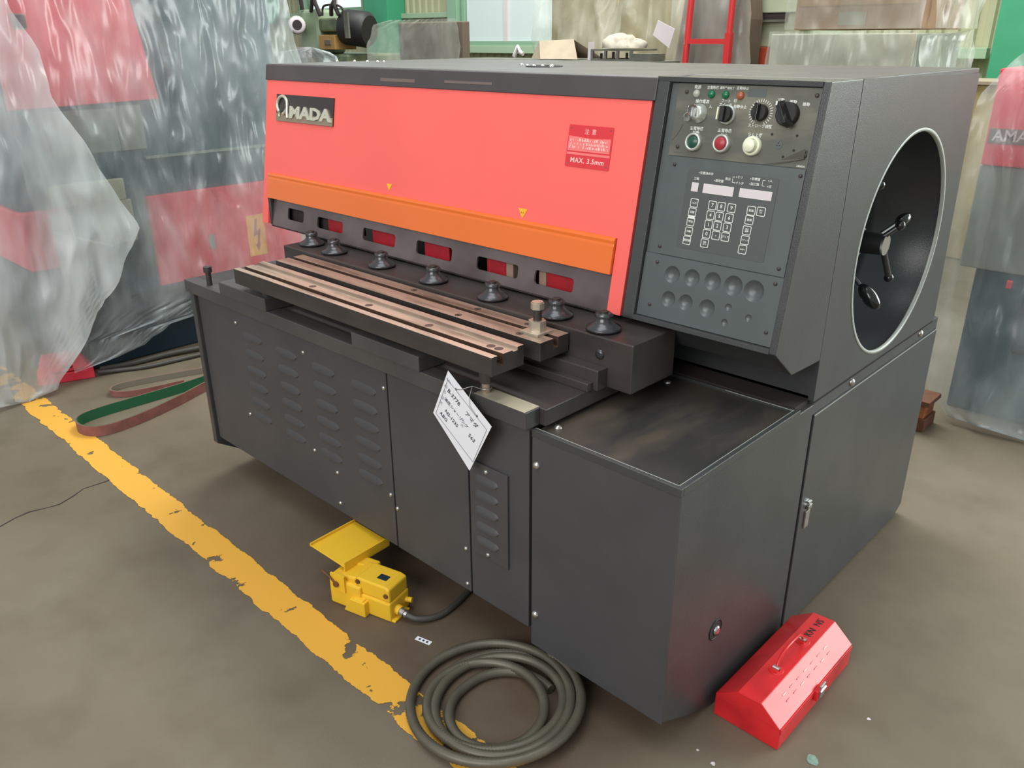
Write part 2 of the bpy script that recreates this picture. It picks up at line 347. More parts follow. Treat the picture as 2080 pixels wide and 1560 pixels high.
def sheet(name, parent, mt, outline, plane, amp=0.03, nx=50, nz=40, seed=0, foldx=5.0, top=None):
    """cloth-like film: outline polygon in (h, z); plane(h, z, d) gives the 3D point displaced outward by d"""
    hs = [p[0] for p in outline]; zs = [p[1] for p in outline]
    h0, h1, z0, z1 = min(hs), max(hs), min(zs), max(zs)
    def inside(h, z):
        c = False; n = len(outline)
        for i in range(n):
            (ax_, az), (bx, bz) = outline[i], outline[(i+1) % n]
            if (az > z) != (bz > z) and h < (bx-ax_)*(z-az)/(bz-az)+ax_: c = not c
        return c
    v = []; f = []
    # rows follow the outline: for each height find the span, so borders stay clean
    for j in range(nz+1):
        z = z0 + (z1-z0)*(0.0005 + 0.999*j/nz)
        xs = []
        for i in range(len(outline)):
            (ax_, az), (bx, bz) = outline[i], outline[(i+1) % len(outline)]
            if (az > z) != (bz > z): xs.append((bx-ax_)*(z-az)/(bz-az)+ax_)
        a, b = min(xs), max(xs)
        for i in range(nx+1):
            h = a + (b-a)*i/nx
            q = Vector((h*foldx, z*foldx*0.28, seed*3.7))
            d = noise.noise(q)*amp + (1-abs(noise.noise(q*2.3+Vector((5, 0, 0)))*2))*amp*0.45 + noise.noise(Vector((h*14, z*11, seed)))*amp*0.2
            v.append(plane(h + noise.noise(Vector((z*6, seed, h)))*0.012, z, d))
    for j in range(nz):
        for i in range(nx): a = j*(nx+1)+i; f.append((a, a+1, a+nx+2, a+nx+1))
    b = MB(); b.add(v, f, mt, True)
    return b.build(name, parent)

# ------------------------------------------------------------------ setting
def struct(o): o['kind'] = 'structure'; return o
fl = struct(MB().box(-17, 9, -8, 9.0, -0.1, 0, 'floor').build('floor'))
fl['label'] = 'stained grey concrete workshop floor'
b = MB(); pts = []; x = -17.0
while x < 8:
    pts += [(x, 7.50), (x+0.045, 7.50), (x+0.06, 7.52), (x+0.105, 7.52)]; x += 0.12
poly = pts + [(8, 7.62), (-17, 7.62)]
v = [(p[0], p[1], 0) for p in poly] + [(p[0], p[1], 5) for p in poly]; n = len(poly)
b.add(v, [(i, (i+1) % n, n+(i+1) % n, n+i) for i in range(n)], 'wall')
wall = struct(b.build('wall_back')); wall['label'] = 'beige corrugated workshop wall'
def trim(x0, x1, z0, z1, mt, y0=7.40, y1=7.5, lab=None, name='trim_1'):
    o = struct(MB().box(x0, x1, y0, y1, z0, z1, mt).build(name, None, 0.004));  o['label'] = lab; return o
trim(-9.55, -9.07, 0, 5, 'green', 7.2, 7.49, 'green steel column left of the grey windows', 'trim_1')
trim(-1.965, -1.3, 0, 5, 'green', 7.2, 7.49, 'green steel column behind the plastic wrapped crates', 'trim_2')
trim(-11.32, -11.18, 0, 5, 'green_pale', 7.36, 7.49, 'thin pale green column behind the milling machine', 'trim_3')
trim(-8.12, -7.95, 0, 5, 'green_pale', 7.36, 7.49, 'thin pale green column beside the grey windows', 'trim_4')
trim(-17, -9.55, 1.78, 1.84, 'rail', 7.42, 7.49, 'pale green wall rail behind the milling machine', 'trim_5')
trim(-9.07, -8.12, 1.73, 1.79, 'rail', 7.42, 7.49, 'pale green wall rail right of the green column', 'trim_6')
trim(-7.95, -2.05, 1.33, 1.41, 'rail', 7.40, 7.49, 'pale green sill rail under the grey windows', 'trim_7')
def window(name, x0, x1, z0, z1, mt, mull, lab):
    b = MB(); t = 0.05
    b.box(x0, x1, 7.42, 7.48, z0, z0+t, 'green_pale').box(x0, x1, 7.42, 7.48, z1-t, z1, 'green_pale').box(x0, x0+t, 7.42, 7.48, z0+t, z1-t, 'green_pale').box(x1-t, x1, 7.42, 7.48, z0+t, z1-t, 'green_pale')
    o = struct(b.build(name)); o['label'] = lab
    xs = [x0+t] + mull + [x1-t]
    for a, c in zip(xs[:-1], xs[1:]):
        MB().box(a+0.012, c-0.012, 7.455, 7.465, z0+t, z1-t, mt).build('pane', o)
    for q in mull: MB().box(q-0.03, q+0.03, 7.43, 7.475, z0+t, z1-t, 'display').build('mullion', o)
window('window_1', -7.93, -6.30, 1.41, 4.2, 'pane', [-7.20], 'grey frosted window with a white centre bar')
window('window_2', -11.15, -9.85, 1.84, 4.2, 'pane_bright', [-10.5], 'bright window behind the milling machine')
# crack in the concrete
cr = [(-2.84, 0.44), (-2.862, 0.507), (-2.883, 0.56), (-2.89, 0.607), (-2.874, 0.66), (-2.867, 0.695), (-2.89, 0.75), (-2.918, 0.797), (-2.912, 0.875), (-2.93, 0.93), (-2.938, 0.985)]
b = MB(); v = []
for i, (x, y) in enumerate(cr):
    wd = 0.0028*(0.5+random.random()) if 0 < i < len(cr)-1 else 0.0005
    v += [(x-wd, y, 0.0012), (x+wd, y+0.001, 0.0012)]
b.add(v, [(2*i, 2*i+1, 2*i+3, 2*i+2) for i in range(len(cr)-1)], 'void')
b.build('crack', fl)
ln = MB().add([(-4.2, -0.057, 0), (3.2, -0.057, 0), (3.2, 0.057, 0), (-4.2, 0.057, 0)], [(0, 1, 2, 3)], 'line').build('floor_line')
ln.location = (-2.3, 0.937, 0.0015); ln.rotation_euler = (0, 0, R(-0.3))
tag(ln, 'worn yellow line painted on the floor in front of the grey machine', 'floor line')

for k, (px_, py_, rr, mt) in enumerate(((-.463, 1.452, .018, 'led_green'), (-.45, 1.40, .006, 'green_pale'), (-.62, 1.29, .006, 'display'), (-.665, 1.30, .004, 'display'), (-.62, 1.22, .008, 'press_grey'), (-.42, 1.66, .006, 'display'))):
    MB().add([(px_+rr*cos(t)*(.6+.5*random.random()), py_+rr*sin(t)*(.6+.5*random.random()), .0008) for t in [2*pi*i/11 for i in range(11)]], [tuple(range(11))], 'teal' if k < 1 else mt).build('paint_spot', fl)
# ------------------------------------------------------------------ the shearing machine
XR, XC, XL = -0.715, -1.105, -2.69
def F(z): return 1.393 + 0.1736*z
ca = 1/math.sqrt(1+0.1736**2); sa = 0.1736*ca
FM = Matrix(((1, 0, 0, 0), (0, sa, -ca, 1.393), (0, ca, sa, 0), (0, 0, 0, 1)))     # local x right, y up the slope, z outwards
def V(z): return z/ca          # height -> distance along the slope
def FMo(x, z, off): return FM @ Matrix.Translation((x, V(z), off))
mc = thing('shearing_machine', 'large dark grey hydraulic shearing machine with a coral red front cover and orange guard', 'machine')
# -- base
b = MB()
b.box(-2.66, XC-0.02, 1.228, 2.45, 0.147, 0.703, 'body_front')
b.box(-2.5, -2.2, 1.42, 1.7, 0, 0.147, 'void').box(-1.6, -1.3, 1.42, 1.7, 0, 0.147, 'void').box(-2.5, -2.2, 2.1, 2.35, 0, 0.147, 'void').box(-1.6, -1.3, 2.1, 2.35, 0, 0.147, 'void')
base = b.build('base', mc, 0.003)
MB().prism([(1.203, 0.123), (1.203, 0.703), (2.4, 0.703), (2.4, 0.0), (1.5, 0.0), (1.30, 0.06)], 0, -2.69, -2.664, 'body').build('side_plate', mc, 0.003)
fp = []
for k, (x0, x1, z0) in enumerate(((-2.66, -1.627, 0.147), (-1.621, -1.318, 0.147), (-1.312, -1.112, 0.147))):
    fp.append(MB().box(x0, x1, 1.215, 1.2275, z0, 0.702, 'body_front').build('front_panel', mc, 0.0015))
cp = MB().box(-1.302, -1.176, 1.209, 1.215, 0.288, 0.552, 'body_front').build('louver_cover', mc, 0.0015)
def louver_mesh(wd, hh, dp):
    b = MB(); nx, nz = 12, 6; v = []; f = []
    for i in range(nx+1):
        t = -1+2*i/nx; e = max(0.0, 1-abs(t)**4)**0.5
        for j in range(nz+1):
            s = j/nz
            v.append((t*wd/2, -dp*e*sin(pi*(1-s)*0.5+0.0) if j < nz else 0.0, -hh/2*e + hh*s*e))
    for i in range(nx):
        for j in range(nz): a = i*(nz+1)+j; f.append((a, a+nz+1, a+nz+2, a+1))
    b.add(v, f, 'body_front', True)
    # dark throat under the hooded lip
    return b
lm = louver_mesh(0.118, 0.024, 0.006); lo = None
for cx in (-2.3165, -2.118, -1.924, -1.7305):
    for cz in (0.617, 0.559, 0.502, 0.446, 0.390, 0.337):
        if lo is None: lo = lm.build('louver', fp[0])
        else: lo = link('louver', lo.data, fp[0])
        lo.matrix_basis = Matrix.Translation((cx, 1.2152, cz))
lm = louver_mesh(0.082, 0.020, 0.0075); lo = None
for cz in (0.512, 0.469, 0.4245, 0.379, 0.3365):
    lo = lm.build('louver', cp) if lo is None else link('louver', lo.data, cp)
    lo.matrix_basis = Matrix.Translation((-1.2465, 1.2092, cz))
# -- screws (round headed, zinc)
sb = MB().lathe([(0.0068, 0), (0.0066, 0.0018), (0.0045, 0.0042), (0.0015, 0.005)], (0, 0, 0), (0, -1, 0), 'screw', 10)
sc0 = None
def screw(x, y, z, parent, s=1.0, rot=None):
    global sc0
    if sc0 is None: sc0 = sb.build('screw', parent); o = sc0
    else: o = link('screw', sc0.data, parent)
    o.matrix_basis = Matrix.Translation((x, y, z)) @ (rot if rot else Matrix.Identity(4)) @ Matrix.Scale(s, 4)
    return o
for x, z, k in ((-2.412, .647, 0), (-2.02, .644, 0), (-1.638, .641, 0), (-2.40, .322, 0), (-2.015, .320, 0), (-1.90, .285, 0), (-1.90, .178, 0), (-1.64, .313, 0), (-1.613, .279, 1), (-1.333, .276, 1), (-1.331, .167, 1), (-1.247, .537, 2), (-1.245, .301, 2)):
    screw(x, 1.215 if k < 2 else 1.209, z, fp[k] if k < 2 else cp)
# -- table
tb = MB(); tb.box(XL, -1.100, 1.19, 1.236, 0.703, 0.7455, 'beam'); tb.build('table_beam', mc, 0.002)
MB().box(-1.262, -1.103, 1.1895, 1.238, 0.7457, 0.7468, 'bare').build('bare_strip', mc, 0.0004, label='bare worn metal strip')
tt = MB().box(XL, -1.082, 1.236, 1.60, 0.7035, 0.7445, 'bed').build('table_plate', mc, 0.002)
MB().box(-1.30, -1.062, 1.392, 1.428, 0.7445, 0.795, 'bed').box(-1.30, -1.075, 1.372, 1.392, 0.7445, 0.765, 'bed').build('table_ledge', mc, 0.002)
for hx in (-1.27, -1.245): MB().lathe([(0.008, 0), (0.008, 0.0006)], (hx+0.02, 1.408, 0.795), (0, 0, 1), 'void', 12).build('bolt_hole', mc)
MB().box(-2.434, -2.157, 1.186, 1.30, 0.7455, 0.786, 'beam').build('spacer_block', mc, 0.0025)
MB().box(-1.727, -1.452, 1.186, 1.27, 0.7455, 0.786, 'beam').build('spacer_block', mc, 0.0025)
MB().cyl((-2.555, 1.215, 0.745), (-2.555, 1.215, 0.79), 0.009, 'dark_steel', 10).cyl((-2.555, 1.215, 0.79), (-2.555, 1.215, 0.808), 0.015, 'dark_steel', 6).build('beam_bolt', mc)
bd = MB().box(-2.425, -0.993, 1.428, 1.60, 0.7445, 0.864, 'bed').build('bed', mc, 0.003)
MB().lathe([(0.012, 0), (0.012, 0.004), (0.006, 0.006)], (-1.085, 1.428, 0.822), (0, -1, 0), 'foot', 12).build('bed_bolt', bd)
# front table bar with T slot and scale rail (section extruded along x)
prof = [(1.178, .808), (1.178, .854), (1.198, .854), (1.198, .845), (1.196, .845), (1.196, .828), (1.216, .828), (1.216, .854), (1.245, .854), (1.249, .850), (1.262, .850), (1.262, .858), (1.283, .858), (1.283, .808)]
def bar(name, prof, x0, x1, parent, slot_y, label=None):
    b = MB(); n = len(prof)
    b.prism(prof, 0, x0, x1, 'steel')
    # side faces: unpolished
    k = b.mi('dark_steel'); ks = b.mi('slot')
    for i, f in enumerate(b.f):
        ys = [b.v[q] for q in f]
        if i < 2: b.m[i] = k; continue
        dz = max(p[2] for p in ys) - min(p[2] for p in ys); y0 = sum(p[1] for p in ys)/4; z0 = sum(p[2] for p in ys)/4
        if slot_y[0]-0.003 <= y0 <= slot_y[1]+0.003 and z0 < 0.853: b.m[i] = ks
        elif dz > 0.02: b.m[i] = k
    o = b.build(name, parent, 0.0012); 
    if label: o['label'] = label
    return o
b1 = bar('table_bar', prof, -2.305, -1.192, mc, (1.196, 1.216), 'front steel bar with a T slot and a scale rail')
prof2 = [(1.321, .808), (1.321, .854), (1.368, .854), (1.368, .83), (1.384, .83), (1.384, .854), (1.422, .854), (1.422, .808)]
b2 = bar('table_bar', prof2, -2.30, -1.176, mc, (1.368, 1.384), 'rear steel bar with a T slot')
MB().box(-2.2, -1.45, 1.335, 1.41, 0.7445, 0.808, 'bed').build('bar_riser', mc, 0.002)
def hole(x, y, par, r=0.009, z=0.8545):
    MB().lathe([(r, 0), (r, 0.0006), (r*0.75, 0.0006), (r*0.72, -0.004)], (x, y, z-0.0004), (0, 0, 1), 'dark_steel', 14, False).lathe([(r*0.5, 0.0009), (0.0002, 0.0009)], (x, y, z-0.0004), (0, 0, 1), 'slot', 10, False).build('socket_screw', par)
for x, y, p in ((-1.257, 1.338, b2), (-1.467, 1.335, b2), (-1.466, 1.403, b2), (-1.29, 1.403, b2), (-1.72, 1.403, b2)): hole(x, y, p)
for x in (-1.222, -1.247, -1.46, -1.70, -1.96): MB().lathe([(0.011, 0), (0.0108, 0.0006)], (x, 1.232, 0.8537), (0, 0, 1), 'dark_steel', 14).build('oil_mark', b1)
# adjusting bolt, nut and square washer on the rear bar
b = MB()
b.box(-1.262, -1.206, 1.345, 1.40, 0.854, 0.860, 'nut')
b.cyl((-1.234, 1.375, 0.860), (-1.234, 1.375, 0.884), 0.0215, 'nut', 6).cyl((-1.234, 1.375, 0.884), (-1.234, 1.375, 0.915), 0.0105, 'dark_steel', 14)
b.cyl((-1.234, 1.375, 0.912), (-1.234, 1.375, 0.927), 0.0165, 'nut', 6).cyl((-1.234, 1.375, 0.927), (-1.234, 1.375, 0.930), 0.0135, 'nut', 12)
b.build('stop_bolt', b2, 0.0006)
# studs under the front bar
for x in (-1.245, -2.18):
    MB().cyl((x, 1.212, 0.7455), (x, 1.212, 0.772), 0.010, 'steel', 12).cyl((x, 1.212, 0.772), (x, 1.212, 0.808), 0.0145, 'dark_steel', 12, 0.018).build('stud', mc)
# -- hold down feet
ft = MB().lathe([(0.034, 0.0), (0.0425, 0.004), (0.0415, 0.009), (0.027, 0.016), (0.0195, 0.024), (0.0175, 0.032)], (0, 0, 0), (0, 0, 1), 'foot', 24)
ft.lathe([(0.022, 0.032), (0.0225, 0.040), (0.019, 0.043)], (0, 0, 0), (0, 0, 1), 'foot', 6).cyl((0, 0, 0.042), (0, 0, 0.047), 0.010, 'dark_steel', 12)
f0 = None
for x, y in ((-2.354, 1.495), (-2.205, 1.480), (-1.958, 1.478), (-1.718, 1.474), (-1.480, 1.472), (-1.258, 1.472), (-1.110, 1.470)):
    f0 = ft.build('hold_down_foot', mc) if f0 is None else link('hold_down_foot', f0.data, mc)
    f0.matrix_basis = Matrix.Translation((x, y, 0.8645))
# -- frame behind the front
b = MB()
b.prism([(F(0.985)+0.03, 0.985), (F(1.40)+0.03, 1.402), (2.50, 1.402), (2.50, 0.703), (1.86, 0.703), (1.86, 0.985)], 0, -2.74, XC-0.012, 'body')
b.build('upper_frame', mc, 0.003)
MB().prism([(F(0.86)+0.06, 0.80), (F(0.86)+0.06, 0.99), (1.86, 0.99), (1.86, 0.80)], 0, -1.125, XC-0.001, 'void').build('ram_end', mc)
MB().box(-2.64, -2.38, 1.588, 1.61, 0.88, 0.975, 'void').build('dark_slot_backing', mc)  # added dark backing, no machine part: keeps the left guard slots dark
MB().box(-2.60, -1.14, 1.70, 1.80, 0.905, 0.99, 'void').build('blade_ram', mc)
for x0, x1 in ((-2.375, -2.275), (-2.13, -2.01), (-1.875, -1.765), (-1.608, -1.535), (-1.385, -1.292)):
    MB().box(x0, x1, 1.578, 1.66, 0.88, 0.975, 'cyl_red').build('ram_block', mc, 0.002, label='red block behind the slotted plate')
for x0, x1 in ((-1.534, -1.508), (-1.413, -1.388)): MB().box(x0, x1, 1.580, 1.62, 0.88, 0.975, 'beige').build('guide_block', mc)
# slotted guard plate
holes = [rrect(a, c, V(z0), V(z1), 0.009) for a, c, z0, z1 in ((-2.60, -2.50, .908, .948), (-2.417, -2.27, .905, .942), (-2.16, -1.996, .903, .942), (-1.895, -1.737, .903, .942), (-1.633, -1.474, .902, .938), (-1.414, -1.281, .902, .938))]
g = curve_plate([(-2.695, V(.874)), (-1.160, V(.874)), (-1.160, V(.985)), (-2.695, V(.985))], holes, 0.006, 'guard', 'slotted_guard_plate', mc, FM @ Matrix.Translation((0, 0, -0.016)))
MB().box(-2.70, -1.16, F(.872)+0.008, F(.872)+0.06, 0.870, 0.874, 'void').build('guard_flange', mc)
MB().prism([(F(.874)+0.012, 0.874), (F(.874)+0.012, 0.985), (F(.874)+0.022, 0.985), (F(.874)+0.022, 0.874)], 0, -2.712, -2.695, 'body').build('guard_end', mc)
# red cover, with the opening for the guard
outer = [(-2.749, V(.879)), (-2.712, V(.879)), (-2.712, V(1.056)), (-1.160, V(1.056)), (-1.160, V(.879)), (-1.120, V(.879)), (-1.120, V(1.367)), (-2.749, V(1.367))]
rc = curve_plate(outer, [], 0.03, 'red', 'red_cover', mc, FM @ Matrix.Translation((0, 0, -0.03)), label='coral red front cover')
# orange guard: folded lip along the top
b = MB(); pr = []
for (s, o) in ((1.0585, -0.004), (1.0575, 0.002), (1.0545, 0.0065), (1.049, 0.0085), (1.042, 0.0075), (1.036, 0.0085), (0.970, 0.0085), (0.9695, 0.004), (0.972, -0.004)):
    p = FM @ Vector((0, V(s), o)); pr.append((p.y, p.z))
b.prism(pr, 0, -2.710, -1.162, 'orange'); b.build('orange_guard', mc, 0.0008, label='orange finger guard strip')
# black hood band and hood top
b = MB(); b.prism([(F(1.367)+0.03, 1.367), (F(1.367)-0.004, 1.367), (F(1.415)-0.004, 1.415), (F(1.415)+0.002, 1.419), (2.52, 1.419), (2.52, 1.403), (F(1.4)+0.03, 1.403)], 0, -2.755, XC-0.006, 'hood_paint')
hood = b.build('hood', mc, 0.002)
MB().lathe([(0.055, 0), (0.055, 0.003), (0.046, 0.004), (0.045, 0.0012)], (-1.735, 1.955, 1.419), (0, 0, 1), 'black', 32).build('hood_port', hood)
for x, y in ((-1.78, 1.93), (-1.75, 1.925), (-1.72, 1.93), (-1.70, 1.95), (-1.66, 1.90), (-1.85, 1.98), (-2.66, 1.945), (-2.57, 1.935), (-2.53, 1.95), (-2.50, 1.955), (-3.02+.3, 1.91)):
    screw(x, y, 1.4215, hood, 1.0, Matrix.Rotation(R(-90), 4, 'X'))
for x0, x1, z0, z1 in ((-2.104, -1.944, 1.380, 1.389), (-1.817, -1.630, 1.3835, 1.390)):
    curve_plate([(x0, V(z0)), (x1, V(z0)), (x1, V(z1)), (x0, V(z1))], [], 0.0004, 'scuff', 'scuff_mark', hood, FM @ Matrix.Translation((0, 0, 0.0042)))
# name plate
np_ = curve_plate([(0, 0), (0.339, 0), (0.339, 0.088), (0, 0.088)], [], 0.004, 'badge', 'name_plate', mc, FMo(-2.676, 1.2355, 0.0005), label='black and gold name plate with silver letters')
curve_plate([(0, 0), (0.339, 0), (0.339, 0.026), (0, 0.026)], [], 0.0008, 'badge_gold', 'plate_band', np_, Matrix.Translation((0, 0, 0.004)))
b = MB()
# large open script letter A as a ring with a tail, then capitals
ring = [(0.043+0.031*sin(t), 0.053+0.029*cos(t), 0.0075) for t in [R(215+i*13.5) for i in range(24)]]
b.tube(ring, 0.0058, 'letter', 6).tube([(0.074, 0.050, 0.0075), (0.0745, 0.03, 0.0075), (0.078, 0.012, 0.0075)], 0.0058, 'letter', 6).tube([(0.028, 0.027, 0.0075), (0.024, 0.018, 0.0075), (0.028, 0.013, 0.0075)], 0.0035, 'letter', 6)
b.build('initial_letter', np_)
text('MADA', 0.052, 'letter', np_, Matrix.Translation((0.208, 0.030, 0.0065)), 'raised_lettering', sx=1.62, ext=0.0022, bold=0.0024)
# warning plate
wp = curve_plate(rrect(0, 0.136, 0, 0.099, 0.003), [], 0.0012, 'sticker_red', 'warning_plate', mc, FMo(-1.350, 1.2055, 0.0003), label='red warning plate reading MAX. 3.5mm')
text('注  意', 0.014, 'sticker_print', wp, Matrix.Translation((0.068, 0.084, 0.0013)))
curve_plate([(0.003, 0.038), (0.132, 0.038), (0.132, 0.072), (0.075, 0.069), (0.003, 0.073)], [], 0.0003, 'faded', 'faded_area', wp, Matrix.Translation((0, 0, 0.0013)))
curve_plate([(0.002, 0.029), (0.134, 0.029), (0.134, 0.0345), (0.002, 0.0345)], [], 0.0003, 'faded', 'divider', wp, Matrix.Translation((0, 0, 0.0013)))
text('MAX. 3.5mm', 0.0165, 'sticker_print', wp, Matrix.Translation((0.068, 0.016, 0.0013)), sp=1.1, sx=1.08, bold=0.0003)
b = MB()
for k in range(26):
    for q in range(3):
        if random.random() < .8: x_ = .008+k*.0047; y_ = .044+q*.0085; b.box(x_, x_+.0012+.0024*random.random(), y_, y_+.003+.004*random.random(), 0, .0002, 'sticker_print')
o = b.build('worn_print', wp, mw=Matrix.Translation((0, 0, 0.0017))); o['kind'] = 'stuff'
for k in range(4): screw(0.008 + 0.12*(k % 2), 0.008 + 0.083*(k//2), 0.0012, wp, 0.35, Matrix.Rotation(R(90), 4, 'X'))
for x, z, s in ((-2.031, 1.0895, 0.8), (-1.4725, 1.0865, 1.0)):
    tri = curve_plate([(-0.0165*s, 0), (0.0165*s, 0), (0.001, -0.026*s)], [], 0.0006, 'yellow_mark', 'triangle_mark', mc, FMo(x, z, 0.0004))
    if s == 1.0:
        for dx in (-0.005, 0.002): curve_plate([(dx, -0.007), (dx+0.003, -0.0115), (dx, -0.013)], [], 0.0003, 'sign_ink', 'pictogram', tri, Matrix.Translation((0, 0, 0.0006)))

# -- control pod
b = MB()
def Fp(z, o): return F(z) + o
b.prism([(Fp(1.409, .026), 1.409), (Fp(.882, .026), .882), (1.64, .809), (1.785, .803), (1.792, 1.418)], 0, XC-0.008, XR-0.016, 'body')
b.build('control_pod', mc, 0.002)
MB().prism([(F(1.418), 1.4185), (F(.880), .881), (1.64, .808), (1.784, .802), (1.792, 1.4185)], 0, XR-0.016, XR, 'body').build('pod_side', mc, 0.002)
MB().prism([(F(1.409), 1.409), (F(1.409), 1.4185), (1.66, 1.4185), (1.66, 1.409)], 0, XC-0.008, XR-0.016, 'body').build('pod_top', mc)
MB().prism([(F(1.409), 1.409), (F(.879), .879), (F(.879)+.014, .879), (F(1.409)+.014, 1.409)], 0, XC-0.008, -1.082, 'body').build('pod_frame', mc, 0.001)
MB().prism([(F(.879), .879), (F(.890), .890), (F(.890)+.014, .890), (F(.879)+.02, .874)], 0, XC-0.008, XR-0.016, 'body').build('pod_sill', mc, 0.001)
def panel(name, x0, x1, z0, z1, mt, label):
    return curve_plate([(x0, V(z0)), (x1, V(z0)), (x1, V(z1)), (x0, V(z1))], [], 0.003, mt, name, mc, FM @ Matrix.Translation((0, 0, -0.0125)), label=label)
curve_plate([(-1.081, V(1.039)), (-0.7315, V(1.039)), (-0.7315, V(1.408)), (-1.081, V(1.408))], [], 0.001, 'panel', 'pod_backing', mc, FM @ Matrix.Translation((0, 0, -0.0135)))
TP = 0.003
def sub(x, z, off=TP): return Matrix.Translation((x, V(z), off))
p1 = panel('switch_panel', -1.062, -.7345, 1.2565, 1.4075, 'panel_dirty', 'worn switch panel with peeling film')
p2 = panel('keypad_panel', -1.049, -.7355, 1.0405, 1.2545, 'panel', 'grey panel with the membrane keypad')
DM = ((-1.0, .9989, .0200), (-.9481, 1.0007, .0198), (-.8956, 1.0028, .0204), (-.8447, 1.0027, .0222), (-.7951, 1.0006, .0235), (-.9995, .9429, .0185), (-.9535, .9443, .0185), (-.8981, .9424, .0200), (-.8467, .9552, .0083), (-.7954, .9425, .0083), (-.8492, .9211, .0083))
p3 = curve_plate([(-1.0805, V(.893)), (-.7315, V(.893)), (-.7315, V(1.0385)), (-1.0805, V(1.0385))], [circ(x, V(z), r, 32) for x, z, r in DM], 0.003, 'panel', 'dimpled_panel', mc, FM @ Matrix.Translation((0, 0, -0.0125)), label='grey blank panel with round dimples')
rot = Matrix.Rotation(R(90), 4, 'X')
for x, z, p in ((-1.0395, 1.390, p1), (-.743, 1.3937, p1), (-1.0406, 1.2755, p1), (-.7431, 1.2807, p1), (-1.0409, 1.2377, p2), (-.7438, 1.242, p2), (-1.0448, 1.0563, p2), (-.7498, 1.0561, p2), (-1.0446, 1.0205, p3), (-.7506, 1.0245, p3), (-1.0474, .9217, p3), (-.7496, .922, p3)):
    MB().lathe([(0.0042, 0), (0.004, 0.0022), (0.002, 0.003)], (0, 0, 0), (0, 0, 1), 'dark_steel', 10).build('panel_screw', p, mw=sub(x, z))
for x, c in ((-1.0142, 'led_white'), (-.9774, 'led_green'), (-.9433, 'led_green'), (-.9083, 'led_red')):
    MB().lathe([(0.0085, 0), (0.0085, 0.002), (0.0072, 0.004), (0.0035, 0.006), (0.0005, 0.0064)], (0, 0, 0), (0, 0, 1), c, 16).build('indicator_lamp', p1, mw=sub(x, 1.3872))
for t, x, z, s in (('電源', -1.0142, 1.4002, .0085), ('主電動機', -.9767, 1.4004, .0072), ('運転準備完了', -.9425, 1.4006, .0058), ('自動停止', -.9062, 1.4012, .0072), ('操作電源', -.997, 1.3715, .0085), ('切', -1.013, 1.362, .0075), ('入', -.975, 1.362, .0075), ('フート\nスイッチ', -.940, 1.371, .0078), ('切', -.919, 1.376, .0075), ('自動停止', -.905, 1.365, .0078), ('主電動機\n起動', -1.0, 1.3115, .0085), ('主電動機\n停止', -.9311, 1.3115, .0085), ('ストローク調整', -.8525, 1.330, .0078), ('ラム上昇', -.8595, 1.312, .0085), ('連動', -.790, 1.3795, .008), ('単動', -.762, 1.376, .008), ('寸動', -.8170, 1.382, .008)):
    text(t, s, 'white', p1, sub(x, z, TP+0.0003), 'panel_lettering', ext=0.0001, bold=0.0001)
curve_plate([(0, 0), (0.042, 0), (0.042, 0.016), (0, 0.016)], [], 0.0004, 'panel', 'tape_mark', p1, sub(-.893, 1.386))
# key switch with key
b = MB().lathe([(0.0165, 0), (0.0165, 0.004), (0.013, 0.006), (0.0125, 0.012), (0.009, 0.013)], (0, 0, 0), (0, 0, 1), 'silver_rim', 24)
b.box(-0.002, 0.0015, -0.008, 0.008, 0.013, 0.024, 'chrome').lathe([(0.0105, 0), (0.0105, 0.002)], (-0.003, 0.002, 0.020), (0.9, 0.1, 0.4), 'chrome', 16)
b.lathe([(0.009, 0), (0.009, 0.0015)], (-0.015, -0.007, 0.013), (0.8, -0.5, 0.3), 'chrome', 14).tube([(-0.010, -0.004, 0.016), (-0.018, 0.010, 0.010)], 0.0015, 'chrome', 6)
b.build('key_switch', p1, mw=sub(-1.0000, 1.3475) @ Matrix.Scale(1.22, 4))
b = MB().lathe([(0.0165, 0), (0.0165, 0.004), (0.0145, 0.006)], (0, 0, 0), (0, 0, 1), 'silver_rim', 24).lathe([(0.0135, 0.006), (0.013, 0.015)], (0, 0, 0), (0, 0, 1), 'black', 24)
b.prism([(-0.012, 0.015), (-0.006, 0.015), (-0.007, 0.021), (-0.0095, 0.021)], 1, -0.010, 0.010, 'cream'); b.box(-0.004, 0.004, -0.012, 0.012, 0.015, 0.022, 'black')
b.build('selector_switch', p1, 0.0004, mw=sub(-.9315, 1.3484) @ Matrix.Scale(1.24, 4))
b = MB().lathe([(0.0125, 0), (0.012, 0.010)], (0, 0, 0), (0, 0, 1), 'black', 28).box(-0.003, 0.003, -0.0125, 0.0125, 0.010, 0.019, 'black_gloss')
o = b.build('dial_knob', p1, 0.0004, mw=sub(-.8558, 1.3562) @ Matrix.Scale(1.35, 4))
for k in range(26):
    a = R(-60 + k*300/25); c, s_ = cos(a+pi/2-R(90)), sin(a+pi/2-R(90))
    c, s_ = cos(a), sin(a)
    q = [(0.0148*c-0.0005*s_, 0.0148*s_+0.0005*c), (0.0148*c+0.0005*s_, 0.0148*s_-0.0005*c), (0.0188*c+0.0005*s_, 0.0188*s_-0.0005*c), (0.0188*c-0.0005*s_, 0.0188*s_+0.0005*c)]
    if k == 0: tick = []
    tick.append(q)
b = MB()
for q in tick: b.prism([(p[0], p[1]) for p in q], 2, 0.0, 0.0004, 'white')
b.build('dial_scale', p1, mw=sub(-.8558, 1.3562, TP+0.0002) @ Matrix.Scale(1.42, 4))
b = MB().lathe([(0.0185, 0), (0.0180, 0.008), (0.016, 0.010)], (0, 0, 0), (0, 0, 1), 'black', 28)
